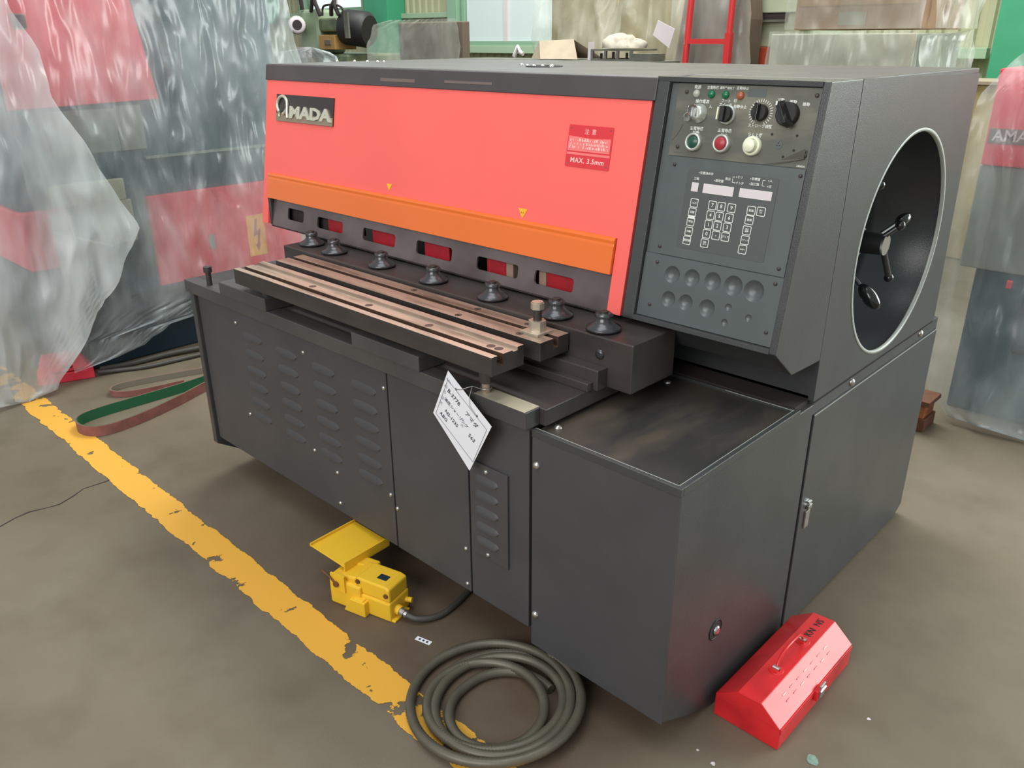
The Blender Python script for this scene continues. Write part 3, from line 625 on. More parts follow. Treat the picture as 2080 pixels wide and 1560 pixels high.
b.add([(-0.016, 0.016, 0.010), (-0.006, 0.020, 0.010), (0.016, -0.016, 0.010), (0.006, -0.021, 0.010), (-0.013, 0.014, 0.028), (-0.006, 0.016, 0.028), (0.010, -0.014, 0.028), (0.005, -0.016, 0.028)],
      [(4, 5, 6, 7)[::-1], (0, 1, 5, 4)[::-1], (1, 2, 6, 5)[::-1], (2, 3, 7, 6)[::-1], (3, 0, 4, 7)[::-1]], 'black_gloss')
b.box(-0.0105, -0.0075, 0.010, 0.016, 0.0282, 0.0286, 'white')
b.build('mode_knob', p1, 0.0006, mw=sub(-.7950, 1.3560) @ Matrix.Scale(1.3, 4))
for x, z, c, hgt in ((-1.0, 1.2879, 'green_btn', 0.006), (-.9311, 1.2899, 'red_btn', 0.009), (-.8595, 1.2904, 'cream', 0.016)):
    b = MB().lathe([(0.0165, 0), (0.0165, 0.007), (0.0145, 0.009), (0.0118, 0.0085), (0.0115, 0.004)], (0, 0, 0), (0, 0, 1), 'silver_rim' if c != 'cream' else 'cream', 28, False)
    b.lathe([(0.0112, 0.003), (0.0112, hgt), (0.010, hgt+0.0015), (0.0003, hgt+0.002)], (0, 0, 0), (0, 0, 1), c, 28, False)
    b.build('push_button', p1, mw=sub(x, z) @ Matrix.Scale(1.2, 4))
b = MB().lathe([(0.009, 0), (0.009, 0.0008)], (0, 0, 0), (0, 0, 1), 'panel', 20)
for dx, dy in ((0, .003), (-.003, -.002), (.003, -.002)): b.lathe([(0.0013, .0008), (0.0013, .0011)], (dx, dy, 0), (0, 0, 1), 'void', 8)
b.build('blank_plug', p1, mw=sub(-.8038, 1.2976))
for x, z in ((-.822, 1.3163), (-.7679, 1.3171), (-.7892, 1.2749), (-.7689, 1.2889)):
    MB().lathe([(0.0028, 0), (0.0028, 0.0004)], (0, 0, 0), (0, 0, 1), 'void', 10).build('drill_hole', p1, mw=sub(x, z))
b = MB(); b.add([(0, 0, 0), (0.03, 0.002, 0.0), (0.09, 0.018, 0.004), (0.092, 0.038, 0.010), (0.072, 0.030, 0.002), (0.04, 0.012, 0.001)], [(0, 1, 2, 5), (5, 2, 3, 4)], 'panel_dirty')
b.build('peeled_film', p1, mw=sub(-.832, 1.2565, TP+0.0003))
b = MB(); b.add([(0, 0, 0), (0, 0.03, 0.003), (0.022, 0.035, 0.001), (0.012, 0.014, 0.0005)], [(0, 3, 2, 1)], 'panel_dirty')
b.build('peeled_film', p1, mw=sub(-1.058, 1.288, TP+0.0003))
text('AMADA', .005, 'white', p1, sub(-.748, 1.2600, TP+0.0003), 'maker_lettering', ext=0.0001, bold=0.0001)
# membrane keypad
mb = curve_plate(rrect(-1.003, -.7865, V(1.062), V(1.2325), 0.006), [], 0.0008, 'membrane', 'key_membrane', p2, Matrix.Translation((0, 0, TP)))
def mt_(x, z, off=TP+0.0011): return Matrix.Translation((x, V(z), off))
for x0, x1, z0, z1 in ((-.988, -.971, 1.1855, 1.2045), (-.9585, -.8845, 1.185, 1.2048), (-.8705, -.796, 1.1865, 1.2048)):
    curve_plate([(x0, V(z0)), (x1, V(z0)), (x1, V(z1)), (x0, V(z1))], [], 0.0005, 'display', 'display_window', p2, Matrix.Translation((0, 0, TP+0.0008)))
ring_me = None; ko = rrect(-.0098, .0098, -.0096, .0096, .0028); ki = [rrect(-.0084, .0084, -.0082, .0082, .0018)]
keys = [(-.9743, 1.1614, '入力'), (-.9753, 1.1412, '切替'), (-.9753, 1.121, '呼出'), (-.9758, 1.0995, '中断'), (-.9769, 1.0799, '測定値')]
keys += list(zip((-.9285, -.9067, -.8819, -.9291, -.9072, -.8832, -.9299, -.9079, -.8839, -.9307, -.9074, -.8843, -.9315), (1.1618,)*3+(1.1408,)*3+(1.1208,)*3+(1.1007,)*3+(1.0803,), list('789456123')+['0', '-', 'クリア', '測定\nｽﾀｰﾄ']))
keys += [(-.8355, 1.1622, '前進'), (-.8130, 1.1631, '戻シ\nｾｯﾄ'), (-.8359, 1.1430, '後退'), (-.8371, 1.1215, '原点\n復帰'), (-.8373, 1.1010, 'ステップ'), (-.8389, 1.0811, 'SHIFT')]
for x, z, t in keys:
    if ring_me is None: k = curve_plate(ko, ki, 0.0004, 'white', 'key', p2, mt_(x, z, TP+0.0008)); ring_me = k.data
    else: k = link('key', ring_me, p2, mw=mt_(x, z, TP+0.0008))
    s = 0.0115 if len(t) == 1 else (0.0058 if len(t) <= 3 else 0.0042)
    text(t, s, 'white', p2, mt_(x, z), 'key_lettering', ext=0.0001, bold=0.0001)
curve_plate([(-.9835, V(1.1275)), (-.967, V(1.1275)), (-.967, V(1.1345)), (-.9835, V(1.1345))], [], 0.0004, 'white', 'white_bar', p2, Matrix.Translation((0, 0, TP+0.0009)))
for t, x, z in (('◦位置決め中', -.9576, 1.2258), ('工程', -.9788, 1.2125), ('◦測定値', -.9238, 1.2135), ('表示', -.9025, 1.2195), ('◦ミリ', -.8768, 1.2257), ('◦インチ', -.8754, 1.2138), ('◦目標値', -.8400, 1.2257), ('◦加工数', -.8403, 1.2155), ('◦入', -.806, 1.2257), ('◦切', -.806, 1.2141)):
    text(t, .0066, 'white', p2, mt_(x, z), 'key_lettering', ext=0.0001, bold=0.00008)
for x0, sgn in ((-.892, 1), (-.8225, 1)):
    b = MB()
    for q in ((x0, x0+.0008, V(1.2145), V(1.2255)), (x0, x0+.006, V(1.2250), V(1.2258)), (x0, x0+.006, V(1.2138), V(1.2146))): b.box(q[0], q[1], q[2], q[3], 0, 0.0003, 'white')
    b.build('bracket_line', p2, mw=Matrix.Translation((0, 0, TP+0.0009)))
# dimples: shallow dished discs
for x, z, r in DM:
    MB().lathe([(r*1.02, 0.0), (r*.97, -.0006), (r*.8, -.26*r), (r*.5, -.40*r), (0.0002, -.46*r)], (0, 0, 0), (0, 0, 1), 'panel', 32, False).build('dimple', p3, mw=sub(x, z, TP-.0002))

# -- right body with the round recess
b = MB()
b.box(XC-0.008, XR-0.20, 1.795, 2.58, 0.70, 1.405, 'void')
b.box(XC-0.008, XR-0.014, 1.784, 1.796, 0.6995, 1.405, 'body').box(XC-0.008, XR-0.014, 2.58, 2.60, 0.70, 1.405, 'body').box(XC-0.008, XR-0.014, 1.784, 2.60, 1.405, 1.418, 'hood_paint').box(XC-0.008, XR-0.014, 1.784, 2.60, 0.6995, 0.71, 'body')
b.build('right_body', mc, 0.002)
SM = Matrix(((0, 0, 1, 0), (1, 0, 0, 0), (0, 1, 0, 0), (0, 0, 0, 1)))   # local x -> world y, local y -> world z, local z -> world x
oc = [(1.782, .6985), (2.600, .706), (2.560, 1.406), (1.793, 1.4185)]
CY, CZ, CR = 2.190, 1.005, 0.287
side = curve_plate(oc, [circ(CY, CZ, CR, 72)], 0.014, 'body', 'body_side', mc, SM @ Matrix.Translation((0, 0, XR-0.014)))
MB().lathe([(CR+.001, 0.0), (CR+.001, 0.0012), (CR-.007, 0.0012), (CR-.007, -0.008)], (XR+0.0002, CY, CZ), (1, 0, 0), 'edge', 72, False).build('recess_rim', mc)
MB().lathe([(CR-.002, 0.0), (CR-.02, -0.15), (CR-.06, -0.168), (0.001, -0.170)], (XR-0.006, CY, CZ), (1, 0, 0), 'recess', 72, False).build('round_recess', mc)
# scratch marks on the side
for (y0, z0, y1, z1) in ((1.915, 1.052, 2.01, 1.098), (1.70, .99, 1.74, 1.01), (2.53, 1.13, 2.545, 1.14)):
    b = MB(); d = Vector((0, y1-y0, z1-z0)).normalized(); n_ = Vector((0, -d.z, d.y))*0.0012
    b.add([Vector((XR+.0006, y0, z0))-n_, Vector((XR+.0006, y1, z1))-n_, Vector((XR+.0006, y1, z1))+n_, Vector((XR+.0006, y0, z0))+n_], [(0, 1, 2, 3)], 'edge'); b.build('scratch', side)
# handwheel hub with levers inside the recess
hub = MB().cyl((-0.885, 2.185, 1.0), (-0.85, 2.185, 1.0), 0.055, 'recess', 28).cyl((-0.85, 2.185, 1.0), (-0.815, 2.185, 1.0), 0.045, 'chrome', 28, 0.036).cyl((-0.815, 2.185, 1.0), (-0.755, 2.185, 1.0), 0.031, 'black', 24, 0.027).cyl((-0.755, 2.185, 1.0), (-0.750, 2.185, 1.0), 0.0275, 'chrome', 24)
hub = hub.build('adjuster_hub', mc)
def lever(a, bpt, r, kr, ks, mt='foot', km='black_gloss'):
    a = Vector(a); bpt = Vector(bpt); d = (bpt-a).normalized()
    m = MB().cyl(a, bpt, r, mt, 10)
    m.sphere(bpt + d*kr*ks*0.8, kr, km, (1, 1, ks), 12, d)
    m.build('lever', hub)
lever((-.775, 2.195, 1.02), (-.755, 2.255, 1.045), .006, .0155, 1.7, 'chrome')
lever((-.765, 2.21, .985), (-.755, 2.255, .905), .0085, .013, .9)
lever((-.765, 2.175, 1.015), (-.735, 2.195, 1.045), .007, .013, 1.0)
lever((-.835, 2.13, .95), (-.775, 2.13, .895), .0055, .020, 2.0)
lever((-.84, 2.12, 1.14), (-.80, 2.125, 1.15), .0065, .016, 1.5)
# -- lower right: cabinet with tray top and the rear cabinet
b = MB()
b.prism([(1.2165, .108), (1.2165, .688), (1.79, .688), (1.79, 0.0), (1.447, 0.0), (1.314, .055)], 0, XC+.004, XR-.0005, 'body')
b.build('front_cabinet', mc, 0.002)
MB().box(XC+.003, XR, 1.2145, 1.2165, .104, .6875, 'body_front').build('cabinet_front', mc)
for x, z in ((-1.089, .612), (-1.089, .199)): screw(x, 1.2145, z, mc, 1.5)
MB().box(XC+.004, XR-.012, 1.226, 1.70, .688, .6905, 'tray').build('tray_top', mc)
rim = MB().box(XC+.002, XR+.001, 1.213, 1.223, .680, .699, 'body').box(XR-.010, XR+.001, 1.223, 1.715, .680, .699, 'body').box(XC+.002, XR-.010, 1.705, 1.715, .685, .697, 'body').build('tray_rim', mc, 0.0012)
MB().box(XC+.004, XR-.0115, 1.2232, 1.2245, .6985, .6993, 'edge').box(XR-.0115, XR-.0103, 1.2245, 1.704, .6985, .6993, 'edge').box(XC+.2, XR-.012, 1.7035, 1.7048, .6962, .6975, 'edge').build('rim_wear', mc, label='bright worn edge of the tray')
for x, y in ((-1.075, 1.27), (-1.045, 1.66)): screw(x, y, .6908, mc, 1.5, Matrix.Rotation(R(-90), 4, 'X'))
MB().box(-1.08, XR-.014, 1.715, 1.785, .685, .700, 'void').build('cabinet_ledge', mc)
MB().prism([(1.792, 0.0), (1.792, .6975), (2.60, .7045), (2.652, .70), (2.652, .034), (2.60, 0.0)], 0, XC+.004, XR-.003, 'body').build('rear_cabinet', mc, 0.002)
MB().prism([(1.798, .012), (1.798, .657), (2.645, .664), (2.645, .04), (2.59, .012)], 0, XR-.003, XR+.002, 'body').build('cabinet_door', mc, 0.0015)
MB().prism([(1.798, .655), (1.798, .657), (2.645, .664), (2.645, .662)], 0, XR+.0015, XR+.0026, 'edge').build('door_edge_wear', mc)
MB().prism([(1.792, .690), (1.792, .692), (2.60, .699), (2.60, .697)], 0, XR-.003, XR-.0004, 'void').build('body_seam', mc)
la = MB().box(XR+.002, XR+.007, 1.828, 1.850, .325, .375, 'screw').box(XR+.002, XR+.010, 1.830, 1.852, .380, .392, 'chrome').box(XR+.002, XR+.009, 1.832, 1.85, .397, .402, 'chrome').build('door_latch', mc, 0.001)
for y, z in ((2.015, .6805), (2.503, .688)): screw(XR-.003, y, z-.004, mc, 1.6, Matrix.Rotation(R(90), 4, 'Z'))
MB().lathe([(0.027, 0), (0.027, 0.0015), (0.024, 0.0018), (0.023, -0.008)], (XR, 1.418, .243), (1, 0, 0), 'black', 28, False).lathe([(0.0235, .0004), (0.0001, .0004)], (XR, 1.418, .243), (1, 0, 0), 'void', 24, False).lathe([(0.012, 0), (0.012, 0.004), (0.008, 0.006)], (XR, 1.421, .240), (1, 0, 0), 'chrome', 18).build('oil_filler', mc, label='round black filler opening with a chrome plug')

# ------------------------------------------------------------------ inspection tag
tg = thing('inspection_tag', 'white handwritten paper tag wired to the front table bar', 'tag')
P0, P1, P2, P3 = Vector((-1.319, 1.163, .794)), Vector((-1.182, 1.166, .695)), Vector((-1.270, 1.172, .545)), Vector((-1.389, 1.172, .662))
nrm = (P1-P0).cross(P3-P0).normalized(); P2 = P2 - nrm*((P2-P0).dot(nrm))
if nrm.y > 0: nrm = -nrm
b = MB(); q = [P0, P1, P2, P3]; b.add([p for p in q] + [p - nrm*0.0006 for p in q], [(3, 2, 1, 0), (4, 5, 6, 7), (0, 1, 5, 4), (1, 2, 6, 5), (2, 3, 7, 6), (3, 0, 4, 7)], 'card')
card = b.build('card', tg)
ex = (P1-P0); ey = (P0-P3)
def tagm(u, v):
    o_ = P3 + ex*u + ey*v + nrm*0.0006
    X = ex.normalized(); Z = nrm; Y = Z.cross(X)
    if Y.dot(ey) < 0: Y = -Y
    return Matrix(((X.x, Y.x, Z.x, o_.x), (X.y, Y.y, Z.y, o_.y), (X.z, Y.z, Z.z, o_.z), (0, 0, 0, 1)))
for t, u, v, s in (('B-3778', .25, .70, .0165), ('アマダ', .66, .70, .016), ('油圧シャーリング', .38, .50, .0115), ('NS-1235', .34, .31, .0145), ('563', .78, .42, .016), ('ABG', .20, .17, .0145)):
    text(t, s, 'ink', card, tagm(u, v), 'handwriting', ext=0.0001, bold=0.0001)
for t, u, v, s in (('No.', .08, .86, .012), ('品', .06, .72, .011), ('名', .07, .60, .011), ('型', .07, .46, .011), ('式', .07, .34, .011), ('年', .52, .52, .010), ('式', .55, .42, .010)):
    text(t, s, 'ink_faint', card, tagm(u, v), 'printed_lettering', ext=0.0001)
b = MB()
def tp(u, v): return P3 + ex*u + ey*v + nrm*0.0008
for (a, c) in (((.05, .06), (.95, .06)), ((.95, .06), (.95, .86)), ((.95, .86), (.05, .86)), ((.05, .86), (.05, .06))):
    b.tube([tp(*a), tp(*c)], 0.0004, 'ink', 4)
b.build('border_line', card)
for u, v in ((.24, .88), (.72, .88)): MB().lathe([(.0028, 0), (.0028, .0006)], tp(u, v), nrm, 'ink', 10).build('punch_hole', card)
b = MB(); h1, h2 = tp(.24, .88)+nrm*.001, tp(.72, .88)+nrm*.001; st = Vector((-1.245, 1.200, .757))
b.tube([h1, h1+Vector((.02, -.002, .006)), Vector((-1.262, 1.185, .765)), st], .0009, 'wire', 6).tube([h2, h2+Vector((-.02, -.002, .02)), h1*.5+h2*.5+Vector((.012, 0, .02)), Vector((-1.262, 1.185, .765))], .0007, 'wire', 6)
b.tube([Vector((-1.245+.0135*cos(a), 1.212+.0135*sin(a), .757+.001*(a % 2))) for a in [i*0.42 for i in range(30)]], .0009, 'wire', 6)
b.build('tie_wire', tg)

# ------------------------------------------------------------------ yellow foot pedal
pd = thing('foot_pedal', 'chipped yellow foot pedal switch on the floor beside the yellow line', 'pedal')
a0 = R(14.5); PM = Matrix.Translation((-1.628, 1.115, 0)) @ Matrix.Rotation(a0, 4, 'Z')
b = MB()
b.box(-.112, .0, -.050, .052, 0, .086, 'yellow').box(-.075, -.01, .020, .064, 0, .104, 'yellow')
b.prism([(-.112, .0), (-.112, .092), (-.06, .100), (-.02, .108), (-.02, .0)][::-1], 1, -.040, .046, 'yellow')
b.box(-.02, .098, -.044, .046, .0, .062, 'yellow')
b.build('pedal_base', pd, 0.006, mw=PM)
MB().prism([(-.02, .062), (-.02, .110), (.078, .110), (.095, .104), (.095, .062)], 1, -.040, .044, 'yellow').build('pedal_housing', pd, 0.005, mw=PM)
MB().box(.085, .110, -.040, .030, 0, .007, 'yellow').build('pedal_lug', pd, 0.002, mw=PM)
MB().box(-.02, .015, -.060, -.038, 0, .052, 'yellow').prism([(-.055, .0), (.022, .0), (.022, .048), (-.03, .048)], 1, -.062, -.036, 'yellow').build('pedal_ear', pd, 0.003, mw=PM)
TMt = Matrix.Translation((-1.777, 1.156, .114)) @ Matrix.Rotation(R(4), 4, 'Z') @ Matrix.Rotation(R(3), 4, 'Y')
t_ = MB().box(-.076, .076, -.086, .084, 0, .0035, 'yellow').box(-.079, -.075, -.088, .084, 0, .012, 'yellow').box(.075, .079, -.088, .084, -.012, .020, 'yellow').build('treadle', pd, 0.0012, mw=TMt)
MB().box(-.10, -.05, -.056, -.050, .055, .108, 'yellow').cyl((-.078, -.063, .078), (-.078, -.05, .078), .0085, 'rust', 12).tube([(-.078, -.060, .078), (-.10, -.060, .098), (-.125, -.060, .110)], .003, 'rust', 6).build('pivot_bracket', pd, mw=PM)
MB().box(.034, .066, -.014, .008, .1102, .1109, 'press_navy').build('rating_plate', pd, mw=PM, label='small dark blue plate')
for u, v, z in ((.084, -.041, .084), (-.012, -.041, .100)): MB().lathe([(.007, 0), (.007, .004)], (u, v, z), (0, -1, 0), 'rust', 10).build('cover_screw', pd, mw=PM)
MB().cyl((.097, -.012, .028), (.112, -.014, .026), .0145, 'yellow', 14).cyl((.112, -.014, .026), (.126, -.016, .024), .0125, 'screw', 12).cyl((.126, -.016, .024), (.134, -.016, .023), .0105, 'screw', 6).build('cable_gland', pd, mw=PM)
MB().cyl((.097, .030, .032), (.116, .034, .033), .008, 'yellow', 10).build('plug', pd, mw=PM)
e0 = PM @ Vector((.132, -.016, .023)); pts = [e0, e0+Vector((.03, .014, -.006)), e0+Vector((.055, .06, -.012)), e0+Vector((.055, .12, -.0135)), e0+Vector((.03, .22, -.0135)), e0+Vector((-.02, .36, -.0135))]
def smooth(pts, n=10):
    out = []
    P = [Vector(p) for p in pts]; P = [P[0]] + P + [P[-1]]
    for i in range(1, len(P)-2):
        for k in range(n):
            t = k/n; out.append(0.5*((2*P[i]) + (-P[i-1]+P[i+1])*t + (2*P[i-1]-5*P[i]+4*P[i+1]-P[i+2])*t*t + (-P[i-1]+3*P[i]-3*P[i+1]+P[i+2])*t**3))
    out.append(P[-2]); return out
MB().tube(smooth(pts), .009, 'cable', 10).build('pedal_cable', pd)

# ------------------------------------------------------------------ red toolbox
tx = thing('toolbox', 'red steel toolbox with a wire carrying handle standing against the cabinet side', 'toolbox')
x0, x1, y0, y1 = -.6985, -.533, 1.42, 1.812
roof = [(x0, .062), (x0+.004, .066), (-.642, .104), (-.585, .107), (x1-.001, .063), (x1, .060)]
b = MB().box(x0, x1, y0+.002, y1-.002, 0, .0625, 'toolred'); b.build('box_body', tx, 0.003)
b = MB().prism(roof, 1, y0, y1, 'toolred'); lid = b.build('lid', tx, 0.003)
MB().box(x1, x1+.002, y0+.004, y1-.004, .045, .0605, 'toolred').build('lid_flange', tx, 0.001)
zt = .1065; hx = -.612
b = MB().tube([(hx, 1.545, zt+.004), (hx, 1.555, zt+.022), (hx, 1.575, zt+.036), (hx, 1.60, zt+.038), (hx, 1.655, zt+.036), (hx, 1.675, zt+.022), (hx, 1.685, zt+.004)], .0036, 'toolred', 8)
b.build('handle', tx)
for y in (1.545, 1.685): MB().lathe([(.018, 0), (.017, .001), (.0165, .001)], (hx, y, zt-.0005), (0, 0, 1), 'toolred', 20).box(hx-.008, hx+.008, y-.012, y+.012, zt, zt+.004, 'toolred').cyl((hx-.008, y, zt+.005), (hx+.008, y, zt+.005), .0055, 'screw', 10).build('handle_mount', tx)
b = MB().box(x1, x1+.010, 1.595, 1.635, .030, .058, 'toolred').box(x1+.008, x1+.013, 1.602, 1.628, .034, .072, 'screw').cyl((x1+.012, 1.60, .056), (x1+.012, 1.63, .056), .004, 'screw', 8)
b.build('hasp', tx, 0.001)
for i in range(7):
    for j in range(2):
        y = 1.50+i*.036; t = .35+.22*j; px_ = -.585+(x1+.585)*t; pz = .107-.044*t
        sl = MB().box(-.0012, .0012, -.008, .008, 0, .0008, 'sticker_print' if (i+j) % 3 == 0 else 'toolred').build('stamped_mark', lid, mw=Matrix.Translation((px_, y, pz+.0004)) @ Matrix.Rotation(R(40), 4, 'Y'))
text('KN  NS', .026, 'ink', lid, Matrix.Translation((-.612, 1.752, .1062)) @ Matrix.Rotation(R(1.4), 4, 'Y') @ Matrix.Rotation(R(90), 4, 'Z'), 'scratched_lettering', ext=.0004)

# ------------------------------------------------------------------ coiled conduit
ch = thing('coiled_conduit', 'coil of dark grey ribbed conduit lying on the floor by the cabinet', 'hose')
ctl = []
turns = 4.3; N_ = 180
for i in range(N_+1):
    t = i/N_; a = R(70) + t*turns*2*pi
    r = 0.112 + (.03*(1-t/.07) if t < .07 else 0) + 0.104*min(t, .93) - (.03*(t-.93)/.07 if t > .93 else 0); cx = -1.085 - 0.008*t + 0.02*sin(a*0.5); cy = 1.062 + 0.022*t + 0.012*cos(a*0.37)
    z = 0.0135 + 0.030*(0.5+0.5*sin(a*1.0+1.0))*(0.25+t*0.9)
    ctl.append((cx + r*cos(a)*1.0, cy + r*sin(a)*0.97, z if .08 < t < .95 else .0128))
pts = smooth(ctl, 6)
MB().tube(pts, .0122, 'hose', 10, rf=lambda i: .0122 + (.0007 if i % 2 else -.0006)).build('conduit', ch)
nt_ = MB().box(-.024, .024, -.0075, .0075, 0, .0006, 'card').build('paper_label'); nt_.location = (-1.401, 1.111, .0008); nt_.rotation_euler = (0, 0, R(14))
tag(nt_, 'small white paper label on the floor between pedal and coil', 'label')
for dx in (-.012, 0, .012): MB().box(dx-.003, dx+.003, -.003, .003, .0006, .0009, 'ink').build('print_mark', nt_)
nt2 = MB().box(-.010, .010, -.005, .005, 0, .003, 'card').build('paper_scrap', None, .0008); nt2.location = (-1.09, 1.291, .0005); nt2.rotation_euler = (0, 0, R(-20))
tag(nt2, 'tiny white scrap on the floor between the coil and the cabinet', 'scrap')

# ------------------------------------------------------------------ left: wrapped press
lp = thing('covered_press', 'large red and dark blue press under clear plastic sheets at the left', 'machine')
X = -4.05
MB().box(-5.6, X-.012, 1.12, 2.46, .33, 2.6, 'press_dark').build('press_body', lp, .01)
MB().box(-5.6, X-.03, 1.28, 2.60, 0, .33, 'press_navy').build('press_plinth', lp, .01)
MB().prism([(1.16, 1.225), (1.81, 1.24), (1.70, 2.0), (1.60, 2.4), (1.16, 2.4)], 0, X-.012, X+.012, 'press_red').box(-5.2, X-.012, 1.08, 1.12, 1.225, 2.4, 'press_red').build('upper_cover', lp, .003, label='red upper cover')
MB().box(X-.03, X+.012, 1.67, 2.50, .355, .80, 'press_red').build('lower_door', lp, .005, label='red lower door')
MB().box(X-.012, X+.018, 1.70, 2.46, .975, .985, 'press_grey').build('seam_strip', lp)
MB().box(X-.012, X+.004, 1.60, 1.72, 1.02, 1.22, 'press_grey').build('grey_cover', lp, .004)
MB().box(X-.012, X+.003, 1.30, 1.60, 1.02, 1.21, 'crate_side').build('grey_cover', lp, .004)
MB().box(X-.012, X+.010, 1.25, 1.58, .80, .90, 'press_cream').box(X-.012, X+.008, 1.42, 1.60, .60, .80, 'press_cream').build('cream_bracket', lp, .006)
MB().box(-4.5, X+.03, 1.10, 1.30, .54, .80, 'press_red').build('side_box', lp, .008)
MB().box(X+.03, X+.035, 1.22, 1.31, .50, .78, 'press_cream').build('side_box_edge', lp, .002)
MB().tube([(X+.035, 1.22, .70), (X+.05, 1.46, .60)], .006, 'screw', 8).build('rod', lp)
MB().box(X-.3, X+.02, 1.10, 1.50, .33, .54, 'press_navy').build('lower_drum', lp, .02)
sg = MB().box(X+.0125, X+.0135, 2.172, 2.278, .413, .632, 'sign_yellow').build('hazard_label', lp, label='orange label with a lightning arrow')
b = MB(); zz = [(.000, .085), (.012, .085), (.002, .020), (.024, .030), (.012, -.048), (.020, -.046), (.004, -.088), (-.008, -.050), (.002, -.048), (.008, .004), (-.014, -.008)]
b.prism([(2.222+p[0]*1.15, .524+p[1]*1.0) for p in zz], 0, X+.0136, X+.0142, 'sign_ink'); b.build('lightning_mark', sg)
MB().box(X+.0125, X+.018, 1.952, 1.985, .495, .568, 'press_grey').build('door_handle', lp, .003)
MB().box(X+.0125, X+.016, 1.245, 1.30, 1.54, 1.60, 'press_grey').box(X+.016, X+.018, 1.265, 1.30, 1.545, 1.595, 'ink').build('switch', lp, .002)
pk = thing('plastic_sheet', 'wrinkled clear plastic sheet hanging over the side of the left press', 'plastic sheet')
sheet('sheet_film', pk, 'film', [(1.10, 2.4), (2.45, 2.4), (2.50, 1.66), (2.56, 1.36), (2.66, .30), (2.34, .28), (1.95, .20), (1.72, .245), (1.48, .10), (1.16, .06)], lambda h, z, d: (-3.955+d, h, z), .030, 110, 90, 1, 7.5)
pk2 = thing('plastic_sheet', 'milky plastic sheet hanging to the floor in front of the left press', 'plastic sheet')
sheet('sheet_film', pk2, 'film_thick', [(0.80, 2.3), (1.14, 2.3), (1.20, 1.62), (1.27, 1.46), (1.28, 1.29), (1.38, 1.08), (1.54, .70), (1.40, .45), (1.26, .30), (1.15, .15), (1.04, .012), (0.93, .004), (0.80, .01)], lambda h, z, d: (-3.885+d*.8, h, z), .045, 80, 90, 4, 7.0)
rp = thing('red_foot_pedal', 'red guarded foot pedal on the floor under the plastic sheet', 'pedal')
PR = Matrix.Translation((-4.03, 1.14, 0)) @ Matrix.Rotation(R(72), 4, 'Z')
MB().prism([(-.115, 0), (-.115, .03), (-.105, .075), (-.085, .118), (.075, .118), (.10, .065), (.120, .04), (.120, 0)], 1, .02, .10, 'press_red').build('pedal_hood', rp, .004, mw=PR)
MB().box(-.118, .122, -.012, .10, 0, .045, 'press_red').build('pedal_base', rp, .004, mw=PR)
MB().box(-.06, .07, -.005, .022, .05, .062, 'press_red').box(.0, .03, .0, .021, .045, .07, 'void').build('pedal_tread', rp, .002, mw=PR)
MB().tube(smooth([(-3.985, 1.27, .02), (-3.95, 1.38, .012), (-3.90, 1.50, .012), (-3.87, 1.75, .012), (-3.80, 2.1, .012), (-3.7, 2.6, .012)]), .011, 'cable', 8).build('pedal_cable', rp)
c2 = MB().tube(smooth([(-4.04, 1.30, .012), (-4.0, 1.45, .014), (-3.98, 1.62, .02), (-3.93, 1.85, .02), (-3.88, 2.2, .012), (-3.8, 2.7, .012)]), .014, 'cable', 8).build('floor_cable')
tag(c2, 'dark cable along the foot of the plastic covered press', 'cable')
def strap(name, path, h, label, w=.004, lin='strap_green'):
    P = smooth(path, 8); t = thing(name, label, 'strap')
    for s, mt, nm in ((1, 'strap_red', 'strap_outer'), (-1, lin, 'strap_lining')):
        v = []; f = []
        for i, p in enumerate(P):
            d = (P[min(i+1, len(P)-1)]-P[max(i-1, 0)]); d.z = 0; d.normalize(); n = Vector((d.y, -d.x, 0))*s
            for q in (p+n*.0002, p+n*w, p+n*w+Vector((0, 0, h)), p+n*.0002+Vector((0, 0, h))): v.append(q)
        for i in range(len(P)-1):
            for k in range(4): f.append((4*i+k, 4*i+(k+1) % 4, 4*(i+1)+(k+1) % 4, 4*(i+1)+k))
        MB().add(v, f, mt).build(nm, t)
    return t
strap('lifting_strap', [(-3.55, 2.05, .001), (-3.53, 1.75, .001), (-3.50, 1.5, .001), (-3.50, 1.25, .001), (-3.50, 1.08, .001), (-3.475, .995, .001), (-3.41, .967, .001), (-3.34, .985, .001), (-3.30, 1.05, .001), (-3.315, 1.20, .001), (-3.37, 1.38, .001), (-3.44, 1.56, .001), (-3.5, 1.8, .001)], .045, 'brown strap with green lining standing in a loop near the yellow line')
strap('small_strap', [(-3.62, 1.72, .001), (-3.68, 1.55, .001), (-3.73, 1.38, .001), (-3.745, 1.26, .001), (-3.70, 1.215, .001), (-3.64, 1.25, .001), (-3.60, 1.34, .001), (-3.57, 1.5, .001)], .028, 'thin grey brown strap loop behind the larger strap', .004, 'strap_grey')

